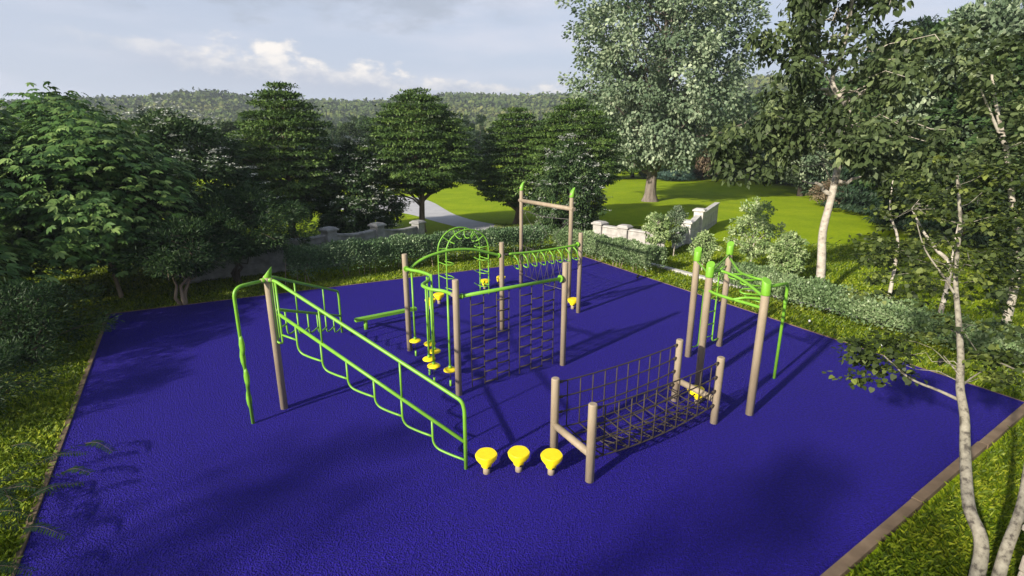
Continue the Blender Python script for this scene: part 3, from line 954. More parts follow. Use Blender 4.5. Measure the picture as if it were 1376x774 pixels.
# ================================================================== WALLS
def wall_run(root, pts, hs, pw, mat, panel_drop=.28, caps=None, sweep=True):
    """pillars at pts (with heights hs; 0 = no pillar) and panels between them"""
    for i, (p, h) in enumerate(zip(pts, hs)):
        if h <= 0: continue
        nb = pts[i + 1] if i + 1 < len(pts) else pts[i - 1]
        rz = math.atan2(nb[1] - p[1], nb[0] - p[0])
        m = MB(); m.box((p[0], p[1], (h - .12) / 2 - .03), (pw, pw, h - .06), rz); m.box((p[0], p[1], .09), (pw * 1.14, pw * 1.14, .24), rz)
        pl = m.build('pillar', M[mat], root, bevel=.012)
        m = MB(); m.box((p[0], p[1], h - .085), (pw * 1.32, pw * 1.32, .07), rz); m.box((p[0], p[1], h - .02), (pw * 1.22, pw * 1.22, .06), rz, .72)
        m.build('cap', M[mat], pl, bevel=.01)
    for i in range(len(pts) - 1):
        a, b_ = Vector((*pts[i], 0)), Vector((*pts[i + 1], 0)); d_ = b_ - a; L = d_.length; u_ = d_ / L; nn = Vector((-u_.y, u_.x, 0))
        ha = abs(hs[i] or max(hs)) - panel_drop * (hs[i] >= 0); hb = abs(hs[i + 1] or max(hs)) - panel_drop * (hs[i + 1] >= 0)
        rings = []; cop = []
        for j in range(13):
            t = j / 12; base = a + d_ * t
            h = ha + (hb - ha) * t - (.12 * math.sin(math.pi * t) if sweep else 0)
            rings.append([base + nn * .09 + Vector((0, 0, -.1)), base - nn * .09 + Vector((0, 0, -.1)), base - nn * .09 + Vector((0, 0, h)), base + nn * .09 + Vector((0, 0, h))])
            cop.append([base + nn * .15 + Vector((0, 0, h + .003)), base - nn * .15 + Vector((0, 0, h + .003)), base - nn * .14 + Vector((0, 0, h + .075)), base + nn * .14 + Vector((0, 0, h + .075))])
        pn = MB().loft(rings, smooth=False).build('panel', M[mat], root)
        MB().loft(cop, smooth=False).build('coping', M[mat], pn, bevel=.008)
        # raised frame on the front face
        m = MB(); fr = -nn * .105
        z0, z1 = .22, min(ha, hb) - .24
        if L > 1:
            for (s0, s1, za, zb) in ((.12, .88, z1 - .03, z1), (.12, .88, z0, z0 + .03), (.12, .14, z0, z1), (.86, .88, z0, z1)):
                c_ = a + d_ * ((s0 + s1) / 2) + fr
                m.box((c_.x, c_.y, (za + zb) / 2), ((s1 - s0) * L, .03, zb - za), math.atan2(d_.y, d_.x))
            m.build('moulding', M[mat], pn)


wl = [aty(330, 360, 17.6), aty(445, 345, 19.6), aty(509, 335, 21.6), aty(563, 330, 23.8)]
wl = [(-10.9, 17.2), (-8.6, 18.6), (wl[1].x, 19.6), (wl[2].x, 21.6), (wl[3].x, 23.8)]
root = empty('stone_wall', (wl[2][0], wl[2][1], 0), 'pale stone garden wall with capped pillars behind the long dark hedge at left', 'stone wall')
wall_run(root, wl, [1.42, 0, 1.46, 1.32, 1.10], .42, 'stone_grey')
wr = [aty(805, 325, 22.6), aty(838, 325, 21.7), aty(868, 325, 21.1), aty(893, 325, 20.9)]
root = empty('stone_wall', (wr[0].x, wr[0].y, 0), 'pale stone garden wall in sun just behind the right hedge and young trees', 'stone wall')
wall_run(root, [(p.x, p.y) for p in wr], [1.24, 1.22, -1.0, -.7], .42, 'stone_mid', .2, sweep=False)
q0, q1, q2, q3 = at(905, 334), at(921, 326), at(937, 316), at(961, 299)
root = empty('stone_wall', (q0.x, q0.y, 0), 'short pale stone wall climbing away across the sunny lawn with two raised pillars', 'stone wall')
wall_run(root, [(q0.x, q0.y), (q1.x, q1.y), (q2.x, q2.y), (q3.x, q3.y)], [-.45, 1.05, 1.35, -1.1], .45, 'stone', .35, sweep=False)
# pillar whose corner shows at the bottom right
pc = (5.52, 4.28)
root = empty('stone_pillar', (*pc, 0), 'warm block-built stone pillar cut off by the bottom right corner', 'pillar')
for i in range(4):
    m = MB(); m.box((pc[0], pc[1], .09 + i * .195 - .05), (.46 - .012 * (i % 2), .46 - .012 * (i % 2), .188), R(22)); m.build('stone_block', M['stone_warm'], root, bevel=.018)
m = MB(); m.box((pc[0], pc[1], .84), (.56, .56, .07), R(22)); m.build('cap', M['stone_warm'], root, bevel=.015)

# ================================================================== HEDGES
def hedge(name, path, wd, h0, h1, label, mat, seed, dens, ls, rag=.08, stems=True, group='clipped hedges'):
    g = np.random.default_rng(seed)
    P = spline([Vector((p[0], p[1], 0)) for p in path], 8)
    seg = np.array([[p.x, p.y] for p in P]); dl = np.linalg.norm(np.diff(seg, axis=0), axis=1); cum = np.concatenate([[0], np.cumsum(dl)]); Lt = cum[-1]
    root = empty(name, (seg[0, 0], seg[0, 1], 0), label, 'hedge', group)
    n_ = int(Lt * dens)
    s = g.random(n_) * Lt
    x = np.interp(s, cum, seg[:, 0]); y = np.interp(s, cum, seg[:, 1])
    dx = np.interp(s + .2, cum, seg[:, 0]) - np.interp(s - .2, cum, seg[:, 0]); dy = np.interp(s + .2, cum, seg[:, 1]) - np.interp(s - .2, cum, seg[:, 1])
    nl = np.hypot(dx, dy); nx, ny = -dy / nl, dx / nl
    # points near the surface of a rounded box section
    a = g.random(n_) * math.pi * 1.0
    cs, sn = np.cos(a), np.sin(a)
    e = .35
    ux = np.sign(cs) * np.abs(cs) ** e; uz = np.sign(sn) * np.abs(sn) ** e
    lump = 1 + rag * (np.sin(s * 3.1 + 1.3 * seed) * .5 + np.sin(s * 7.7 + 3 * ux) * .5) + g.normal(size=n_) * rag * .5
    dep = 1 - .45 * g.random(n_) ** 2.2
    hh = h0 + (h1 - h0) * s / Lt
    off_ = ux * wd / 2 * lump * dep
    z = .12 + (hh - .12) * uz * lump * dep
    Pp = np.stack([x + nx * off_ - seg[0, 0], y + ny * off_ - seg[0, 1], z], 1)
    endk = (s < .15) | (s > Lt - .15)
    out = np.stack([nx * ux, ny * ux, np.maximum(uz, .15) * .8], 1)
    D = out * .8 + rnd_unit(n_, g) * .9 + np.array([[0, 0, .35]])
    Nn = unit(out + rnd_unit(n_, g) * .8)
    V, F = leaves(Pp, D, Nn, ls * (.7 + .6 * g.random(n_)), 'diamond', .55)
    t = np.clip(.35 * g.random(n_) + .65 * (g.random(n_) * .6 + .4 * (.5 + .5 * np.sin(s * 2.3 + 4 * z))), 0, 1)
    np_mesh('foliage', V, F, M[mat], t, root)
    if stems:
        m = MB()
        for i in range(int(Lt * 3)):
            ss = g.random() * Lt; X = np.interp(ss, cum, seg[:, 0]) + g.normal() * wd * .22; Y = np.interp(ss, cum, seg[:, 1]) + g.normal() * wd * .22
            ht = float(np.interp(ss, [0, Lt], [h0, h1]))
            m.tube([(X, Y, GZ), (X + g.normal() * .05, Y + g.normal() * .05, ht * .4), (X + g.normal() * .1, Y + g.normal() * .1, ht * .85)], .016, n=5, r2=.005, cap=False)
        m.tube([(p.x, p.y, GZ - .02) for p in P], .03, n=5)
        m.build('woody_base', M['bark_tan'], root)
    return root


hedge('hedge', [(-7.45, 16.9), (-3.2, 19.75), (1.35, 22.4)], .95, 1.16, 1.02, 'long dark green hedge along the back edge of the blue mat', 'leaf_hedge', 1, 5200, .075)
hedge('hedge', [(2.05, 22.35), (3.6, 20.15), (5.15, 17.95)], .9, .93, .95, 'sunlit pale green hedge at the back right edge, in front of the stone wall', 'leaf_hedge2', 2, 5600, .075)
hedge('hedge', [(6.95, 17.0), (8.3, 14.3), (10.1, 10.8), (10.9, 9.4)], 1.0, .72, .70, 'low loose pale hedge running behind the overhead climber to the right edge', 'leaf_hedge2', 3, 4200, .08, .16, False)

# ================================================================== TREES
egg = lambda R0, pk=.35: (lambda t: R0 * (math.sin(math.pi * min(1, (t / pk)) * .5) ** .7 if t < pk else max(0, math.cos(math.pi * .5 * (t - pk) / (1 - pk))) ** .6))
cone = lambda R0: (lambda t: R0 * max(.04, (1 - t)) ** .85 * (1 if t > .06 else .5 + t * 8))
Wt = lambda x, y, Y: aty(x, y, Y)

# layered hornbeams (egg-shaped, tiers of flat sprays)
def hornbeam(name, loc, label, H, Rr, seed, z0):
    return make_tree(name, loc, label, 'tree', 'dark layered trees beyond the hedge', H, egg(Rr, .30), .17, M['bark_brown'], M['leaf_hornbeam'], 1250, 60, .13, (.50, .50, .085), seed,
                     z0=z0, droop=.5, upn=.8, nlimb=60, shell_pow=.25, aspect=.5, flare=1.5, rmin=.2, tiers=15)
t0 = hornbeam('hornbeam_tree', (-10.3, 24.6, 0), 'dark egg-shaped layered tree at left, taller neighbour of the white-flecked shrubs', 6.95, 2.35, 21, .18)
t1 = hornbeam('hornbeam_tree', (-4.75, 27.4, 0), 'dark layered tree with bare forked trunk standing beside the curving footpath', 6.95, 2.75, 22, .31)
t2 = place(t0, (.25, 30.2, 0), R(80), (.98, .98, .90), 'smaller dark layered tree just left of the tallest frame', 'dark layered trees beyond the hedge')
t3 = place(t1, (3.3, 28.8, 0), R(200), (.93, .93, .95), 'dark layered tree touching the big grey-green tree, behind the tallest frame', 'dark layered trees beyond the hedge')

# elders with white umbels
def elder(loc, label, H, Rr, seed, nc=420, fl=26):
    return make_tree('elder_shrub', loc, label, 'shrub', 'white-flecked elder shrubs', H, egg(Rr, .38), .10, M['bark_dark'], M['leaf_elder'], nc, 80, .17, (.36, .36, .26), seed,
                     z0=.0, droop=.4, upn=.6, nlimb=30, shell_pow=.35, flower=fl, stems=4, aspect=.42, rmin=.2)
e1 = elder((-12.9, 20.6, 0), 'broad dark elder with white flower heads between chestnuts and egg-shaped tree', 5.6, 3.1, 31, 620, 60)
e2 = elder((-7.6, 25.4, 0), 'round dark elder with white flower heads above the two wall pillars', 4.3, 2.1, 32, 460, 44)
e3 = place(e2, (2.75, 26.0, 0), R(130), (.80, .80, 1.02), 'dark elder with white flower heads right behind the tallest frame')

# chestnuts with large drooping hand-shaped leaves
def palmate(name, loc, label, H, Rr, seed, nc, per, ls, z0, trunk_r=.11, prof=None, group='broad-leaved chestnuts at the left edge'):
    g = np.random.default_rng(seed)
    root = make_tree(name, loc, label, 'tree', group, H, prof or egg(Rr, .4), trunk_r, M['bark_tan'], M['leaf_chestnut'], nc, 2, .01, (.1, .1, .1), seed, z0=z0, nlimb=int(nc * .3), shell_pow=.35, rmin=.15)
    # replace the crown with compound leaves: five leaflets from one point
    old = [c for c in root.children if c.name.startswith('crown')][0]
    me = old.data; nl = nc * per
    co = np.empty(len(me.vertices) * 3, np.float32); me.vertices.foreach_get("co", co); co = co.reshape(-1, 4, 3)[:, 0]
    base = co[g.integers(0, len(co), nl)] + g.normal(size=(nl, 3)) * np.array([[.34, .34, .22]])
    cen = co.mean(0, keepdims=True)
    o = unit((base - cen) * np.array([[1, 1, .35]]))
    head = unit(o + rnd_unit(nl, g) * .55); head[:, 2] = -.25 + g.random(nl) * .2; head = unit(head)
    nrm = unit(np.array([[0, 0, .75]]) + o * .8 + rnd_unit(nl, g) * .35)
    side = unit(np.cross(nrm, head))
    VV = []; FF = []; TT = []; k0 = 0
    tt = g.random(nl)
    for an, sc_ in ((-72, .7), (-36, .92), (0, 1.0), (36, .92), (72, .7)):
        D = head * math.cos(R(an)) + side * math.sin(R(an)) + np.array([[0, 0, -.30]])
        V, F = leaves(base, D, nrm, ls * sc_ * (.75 + .6 * g.random(nl)), 'oval', .36)
        VV.append(V); FF.append(F + k0); k0 += len(V); TT.append(np.clip(tt * .8 + .2 * g.random(nl), 0, 1))
    bpy.data.objects.remove(old)
    np_mesh('crown', np.concatenate(VV), np.concatenate(FF), M['leaf_chestnut'], np.concatenate(TT), root)
    return root
palmate('chestnut_tree', (-15.2, 14.2, 0), 'leafy chestnut filling the left edge, its light green hand-shaped leaves catching sun', 5.75, 3.3, 41, 320, 24, .235, .10)
palmate('chestnut_tree', (-12.0, 15.4, 0), 'chestnut with thin pale trunk at the far left corner of the mat', 5.3, 2.3, 42, 230, 24, .22, .22, .06)
palmate('chestnut_tree', (-12.6, 10.4, 0), 'lower dark chestnut beside the left edge nearest the camera', 3.0, 2.2, 43, 110, 22, .22, .12, .07)
palmate('chestnut_tree', (-16.4, 19.5, 0), 'chestnut standing behind the others, top left of the planting', 6.3, 2.9, 44, 240, 18, .24, .12)

# feathery trees
def feathery(loc, label, H, Rr, seed, path, bark, offset, nc=260, z0=.38, tr=.07, stems=3, ls=.12, per=110):
    return make_tree('feathery_tree', loc, label, 'tree', 'low feathery dark trees', H, egg(Rr, .5), tr, bark, M['leaf_feather'], int(nc * .75), per, ls, (.36, .36, .22), seed,
                     z0=z0, droop=-.1, upn=.4, nlimb=30, shell_pow=.5, stems=stems, aspect=.20, trunk_path=path, offset=offset, wob=.25)
feathery((-9.62, 14.65, 0), 'low feathery dark tree with forked tan trunk touching the back edge of the mat', 2.35, 1.35, 51, [(0, 0, -.05), (.05, .05, .35), (.25, .1, .8), (.45, .15, 1.6)], M['bark_tan'], (.15, .1), 210, .40, .075)
feathery((-9.25, 17.1, 0), 'spreading feathery dark tree in front of the grey stone wall at left', 3.0, 2.3, 52, [(0, 0, -.05), (-.05, .02, .4), (.2, .1, 1.0), (.7, .2, 2.0)], M['bark_dark'], (.3, .1), 460, .34, .09)
feathery((-10.3, 10.4, 0), 'loose feathery dark shrub reaching over the left edge of the mat', 1.7, 1.6, 53, [(0, 0, -.05), (.05, .05, .35), (.15, .1, .7), (.2, .1, 1.2)], M['bark_dark'], (.0, .0), 150, .12, .05, 4, .10)
feathery((-9.3, 8.0, 0), 'dark feathery shrub growing against the left side, nearest the camera', 1.25, 1.2, 54, [(0, 0, -.05), (.05, .05, .3), (.1, .1, .6), (.1, .1, .9)], M['bark_dark'], (.0, .0), 130, .12, .04, 4, .09)

# fern-like sumac fronds reaching over the left kerb near the camera
def frond_plant(loc, label, seed, fr):
    g = np.random.default_rng(seed); root = empty('sumac_shrub', loc, label, 'shrub')
    VV = []; FF = []; k0 = 0; TT = []; m = MB()
    for (ax_, ay_, az_, bx, by, bz) in fr:
        a = Vector((ax_, ay_, az_)); b_ = Vector((bx, by, bz)); mid = (a + b_) / 2 + Vector((0, 0, .12 * (b_ - a).length))
        pts = spline([a, mid, b_], 9)
        MB().tube([p + Vector(loc) for p in pts], .006, n=5, r2=.002, cap=False).build('stem', M['bark_dark'], root)
        for i, p in enumerate(pts[3:]):
            t = (pts[min(i + 4, len(pts) - 1)] - p).normalized() if i + 4 < len(pts) else (b_ - mid).normalized()
            sd_ = t.cross(Vector((0, 0, 1))).normalized()
            for s_ in (-1, 1):
                dd = sd_ * s_ + t * .55 + Vector((0, 0, -.12 + .1 * g.normal()))
                V, F = leaves(np.array([p[:]]), np.array([dd[:]]), np.array([[0.05 * g.normal(), .05 * g.normal(), 1]]), .105 * (1 - .4 * i / len(pts)), 'oval', .30)
                VV.append(V); FF.append(F + k0); k0 += len(V); TT.append([g.random() * .5])
    np_mesh('foliage', np.concatenate(VV), np.concatenate(FF), M['leaf_feather'], np.concatenate(TT), root)
fr = []
g_ = np.random.default_rng(5)
for (x, y, z) in ((150, 600, .55), (112, 602, .7), (120, 628, .62), (70, 655, .5), (108, 642, .7), (50, 690, .6), (85, 712, .6), (40, 760, .7), (20, 700, .7), (55, 600, .75)):
    z *= .5; t_ = at(x, y, z) - Vector((-6.7, 5.9, 0))
    s_ = t_ - Vector((.50 + .12 * g_.random(), .18 * g_.normal(), .12 + .1 * g_.normal()))
    fr.append((s_.x, s_.y, s_.z, t_.x, t_.y, t_.z - .08))
for k_ in range(9):
    e_ = fr[k_][:3]; fr.append((-.35 + .1 * g_.random(), (k_ - 4) * .12, 0, *e_))
frond_plant((-6.7, 5.9, 0), 'ferny sumac with toothed fronds hanging over the left kerb in the foreground', 3, fr)

# big grey-green tree
def bigprof(t):
    return 6.3 * (.55 + .45 * math.sin(min(1, t / .35) * math.pi / 2)) * (1 if t < .55 else max(.0, math.cos((t - .55) / .45 * math.pi / 2)) ** .6)
make_tree('poplar_tree', (11.0, 42.0, 0), 'huge grey-green tree with thick brown trunk alone on the sunny lawn', 'tree', None, 20.5, bigprof, .50, M['bark_poplar'], M['leaf_big'], 980, 74, .25, (.92, .92, .78), 61,
          z0=.15, droop=.3, upn=.5, nlimb=90, shell_pow=.42, aspect=.75, flare=1.5, rmin=.1,
          trunk_path=[(0, 0, -.1), (0, 0, 1.4), (.1, 0, 4), (0, .1, 8), (.3, 0, 12), (.2, 0, 18)])

# linden on the lawn right: big heart leaves
def path_at(pts): return [aty(x, y, Y) for x, y, Y in pts]
def linden():
    pts = path_at([(1101, 402, 15.3), (1104, 350, 15.4), (1106, 310, 15.5), (1118, 262, 15.6), (1130, 205, 15.7), (1140, 150, 15.6), (1118, 110, 15.8), (1135, 60, 15.9), (1150, -40, 15.9), (1160, -160, 16)])
    loc = Vector((pts[0].x, pts[0].y, 0)); rel = [p - loc for p in pts]; rel[0].z = -.08
    g = np.random.default_rng(71)
    root = empty('linden_tree', tuple(loc), 'tall linden with pale crooked trunk and big heart-shaped leaves on the right lawn', 'tree')
    m = MB(); tp = spline(rel, 5); k = len(tp)
    m.tube([p + loc for p in tp], [.13 * (1.3 if i == 0 else 1) * (1 - .75 * i / k) for i in range(k)], n=12, cap=False)
    # clumps given by where the crown stands (photo column, row, distance) -> world
    C = []
    zones = [((965, 1060), (170, 238), (13.9, 15.2), 34), ((1025, 1075), (120, 200), (14.2, 15.6), 22), ((1075, 1215), (-140, 60), (14.2, 17.2), 105), ((1055, 1215), (70, 205), (13.6, 15.8), 70), ((1012, 1075), (42, 78), (14.3, 15.3), 9),
             ((1200, 1300), (45, 120), (13.2, 15.0), 20), ((1130, 1290), (165, 240), (12.6, 14.2), 40), ((1040, 1110), (-20, 60), (14.5, 16.5), 16)]
    for (xa, xb), (ya, yb), (Ya, Yb), nn in zones:
        for _ in range(nn):
            u1, u2 = g.random(), g.random()
            p = aty(xa + (xb - xa) * u1, ya + (yb - ya) * u2, Ya + (Yb - Ya) * g.random())
            C.append(list(p - loc))
    C = np.array(C); m_ = len(C)
    cr = np.array([[.42, .42, .30]]) * (.7 + .6 * g.random((m_, 1)))
    V, F, t = clump_cloud(C, cr, 40, .15, g, 'heart', .62, droop=.9, upn=.1, jitter=.35)
    order = g.permutation(m_)[:45]
    for i in order:
        c_ = C[i]
        if c_[2] < tp[16].z - .1: continue
        j = min(range(16, k), key=lambda q: abs(tp[q].z - (c_[2] - .35 * math.hypot(c_[0] - tp[q].x, c_[1] - tp[q].y))))
        j = min(k - 2, j + int(g.integers(0, 7)))
        limb(m, (tp[j] + loc)[:], (Vector(c_) + loc)[:], 0.028 * (1 - .5 * j / k), .006, g, .22, 6, 6)
    for (x, y, Y) in ((1175, 232, 15.2), (1078, 243, 15.4), (1095, 120, 15.0), (1050, 60, 15.6), (1240, 80, 15.2)):
        e = aty(x, y, Y)
        j = min(range(k), key=lambda q: ((tp[q] + loc) - e).length + (0 if (tp[q] + loc).z < e.z - .2 else 2))
        limb(m, (tp[j] + loc)[:], e[:], .07, .02, g, .2, 6, 8)
    m.build('trunk', M['bark_white'], root)
    np_mesh('crown', V, F, M['leaf_linden'], t, root)
linden()

# young maples near the camera on the right
def near_maple(name, label, pts, branches, zones, r0, seed, bark='bark_grey', leaf='leaf_maple', ls=.11, per=26, crad=(.30, .30, .07), shape='heart'):
    g = np.random.default_rng(seed)
    P = path_at(pts); loc = Vector((P[0].x, P[0].y, 0)); P[0].z = -.08
    root = empty(name, tuple(loc), label, 'tree', 'young pale-stemmed maples')
    m = MB(); tp = spline(P, 6); k = len(tp)
    m.tube(tp, [r0 * (1 - .78 * i / k) for i in range(k)], n=12, cap=False)
    for br in branches:
        bp = spline(path_at(br[0]), 4); m.tube(bp, br[1], n=8, r2=br[1] * .35, cap=False)
    C = []
    for (xa, xb), (ya, yb), (Ya, Yb), nn in zones:
        for _ in range(nn):
            C.append(list(aty(xa + (xb - xa) * g.random(), ya + (yb - ya) * g.random(), Ya + (Yb - Ya) * g.random()) - loc))
    C = np.array(C); m_ = len(C)
    cr = np.array([crad]) * (.7 + .7 * g.random((m_, 1)))
    V, F, t = clump_cloud(C, cr, per, ls, g, shape, .95, droop=.15, upn=2.4, jitter=.35, shell=.1)
    for i in g.permutation(m_)[:int(m_ * .14)]:
        c_ = Vector(C[i]) + loc
        j = min(range(k // 3, k), key=lambda q: (tp[q] - c_).length + max(0, tp[q].z - c_.z))
        limb(m, tp[j][:], c_[:], .006, .002, g, .2, 5, 5)
    m.build('trunk', M[bark], root)
    np_mesh('crown', V, F, M[leaf], t, root)
    return root
near_maple('maple_sapling', 'slender young maple with speckled pale stem rising from the bottom right corner grass',
           [(1311, 790, 4.25), (1319, 735, 4.5), (1302, 680, 4.8), (1297, 610, 5.2), (1296, 560, 5.45), (1290, 520, 5.65), (1291, 480, 5.9), (1288, 430, 6.2), (1284, 370, 6.5), (1290, 300, 6.9), (1286, 235, 7.2)],
           [([(1290, 538, 5.6), (1262, 525, 5.7), (1222, 508, 5.8), (1188, 478, 5.9)], .022), ([(1291, 520, 5.65), (1305, 508, 5.75), (1326, 495, 5.9)], .014), ([(1290, 505, 5.7), (1278, 490, 5.85), (1268, 478, 6.0)], .012), ([(1286, 400, 6.3), (1268, 372, 6.5), (1243, 335, 6.7), (1232, 300, 6.9)], .016)],
           [((1150, 1250), (320, 400), (6.6, 8.2), 26), ((1145, 1240), (455, 515), (5.8, 6.3), 24), ((1255, 1376), (225, 330), (6.3, 8.4), 36), ((1225, 1376), (330, 450), (5.9, 7.6), 36), ((1300, 1376), (470, 520), (5.6, 6.2), 11), ((1180, 1290), (240, 300), (7, 8.4), 16)],
           .068, 81, per=34, ls=.055)
near_maple('maple_sapling', 'thicker grey leaning maple stem leaving the picture at the lower right edge',
           [(1340, 790, 4.2), (1350, 745, 4.4), (1370, 690, 4.6), (1380, 640, 4.8), (1392, 560, 5.0), (1410, 470, 5.2), (1425, 360, 5.4), (1440, 200, 5.6)],
           [([(1408, 480, 5.2), (1380, 500, 5.15), (1345, 488, 5.1)], .02)],
           [((1370, 1500), (150, 330), (5.2, 6.8), 16), ((1345, 1460), (440, 530), (5.0, 5.6), 10)], .06, 82, per=30, ls=.055)
near_maple('maple_sapling', 'young maple with thin white stem behind the low hedge, right of the linden',
           [(1195, 398, 12.6), (1202, 360, 12.7), (1206, 320, 12.8), (1196, 285, 12.9), (1200, 240, 13)],
           [], [((1160, 1260), (255, 400), (12, 13.4), 28)], .05, 83, 'bark_white', ls=.085, per=46)
near_maple('maple_sapling', 'multi-stemmed pale maple leaning left over the lawn near the right edge',
           [(1268, 395, 11.8), (1276, 365, 11.9), (1258, 335, 12.0), (1240, 310, 12.1), (1225, 280, 12.2)],
           [([(1276, 368, 11.9), (1282, 330, 12), (1290, 290, 12.1)], .03)], [((1200, 1350), (210, 370), (11.2, 13), 38)], .06, 84, 'bark_white', ls=.085, per=46)
near_maple('birch_tree', 'pale peeling birch trunk against the right edge, standing on the lawn',
           [(1362, 400, 12.4), (1368, 360, 12.5), (1370, 320, 12.6), (1360, 270, 12.6), (1352, 200, 12.7), (1340, 150, 12.8), (1332, 95, 12.9)],
           [([(1352, 200, 12.7), (1330, 150, 12.6), (1318, 120, 12.5)], .04)],
           [((1300, 1400), (40, 250), (12, 14), 62), ((1330, 1480), (150, 400), (11.5, 13.2), 60)], .10, 85, 'bark_white', 'leaf_linden', .12, 38, (.4, .4, .2), 'heart')

# young white-stemmed trees on the lawn
YL = [((at(1006, 372)), 2.75, .88, 'largest young tree with pale leaves right behind the overhead climber'),
      ((at(1053, 386)), 1.75, .58, 'small young pale-leaved tree beside the low hedge, left of the linden trunk'),
      ((at(943, 362)), 1.35, .40, 'smallest young tree between the stone wall and the overhead climber'),
      ((at(905, 343)), 2.0, .48, 'young tree with thin stem in front of the stone wall end'),
      ((at(879, 345)), 1.85, .50, 'bushy young tree hiding the middle of the sunlit stone wall')]
for i, (p, H, Rr, lb) in enumerate(YL):
    make_tree('young_tree', (p.x, p.y, 0), lb, 'tree', 'young trees on the lawn', H, egg(Rr, .42), .028, M['bark_white'], M['leaf_young'] if i != 3 else M['leaf_big'], int(80 + 90 * Rr), 44, .085 if i != 3 else .07, (.19, .19, .11), 90 + i,
              z0=.27, droop=.3, upn=.2, nlimb=30, shell_pow=.5, aspect=.6, flare=1.1, rmin=.1)

# ---- woodland: prototypes then copies
def proto_conifer(seed, leaf, H=9.0, Rr=2.3, nc=420, per=55):
    return make_tree('conifer_tree', (0, 300, 0), 'x', 'tree', 'conifers of the wood edge', H, cone(Rr), .2, M['bark_dark'], M[leaf], nc, per, .22, (.62, .62, .16), seed, z0=.04, droop=.9, upn=.7, nlimb=16, shell_pow=.25, aspect=.28, rmin=.2, zbias=1.25)
def proto_broad(seed, leaf, H=9.0, Rr=3.2, nc=330, per=70, ls=.24):
    return make_tree('woodland_tree', (0, 300, 0), 'x', 'tree', 'broad-leaved trees of the wood edge', H, egg(Rr, .42), .22, M['bark_dark'], M[leaf], nc, per, ls, (.72, .72, .45), seed, z0=.12, droop=.3, upn=.5, nlimb=20, shell_pow=.35, aspect=.6, rmin=.2)
protos = {'c1': proto_conifer(101, 'leaf_conifer'), 'c2': proto_conifer(102, 'leaf_blue', 8, 2.4), 'b1': proto_broad(103, 'leaf_forest'), 'b2': proto_broad(104, 'leaf_elder', 8.5, 3.4), 'b3': proto_broad(105, 'leaf_rust', 5, 2.4, 180, 60), 'b4': proto_broad(106, 'leaf_big', 9, 3.0)}
protos['shade'] = proto_broad(107, 'leaf_forest', 9.0, 3.2, 95, 46, .24)
used = set()
def wood(kind, x, Y, H, label, wide=1.0):
    base = {'c1': 9.0, 'c2': 8, 'b1': 9.0, 'b2': 8.5, 'b3': 5.0, 'b4': 9.0}[kind]
    X = (x - 688) / FPX * (Y * math.cos(PITCH) + CAM_H * math.sin(PITCH))
    k = H / base
    src = protos[kind]
    if kind not in used:
        used.add(kind); o = src
    else: o = copy_tree(src)
    o.location = (X, Y, 0); o.rotation_euler = (0, 0, random.random() * 6.28); o.scale = (k * wide, k * wide, k)
    o['label'] = label
    return o
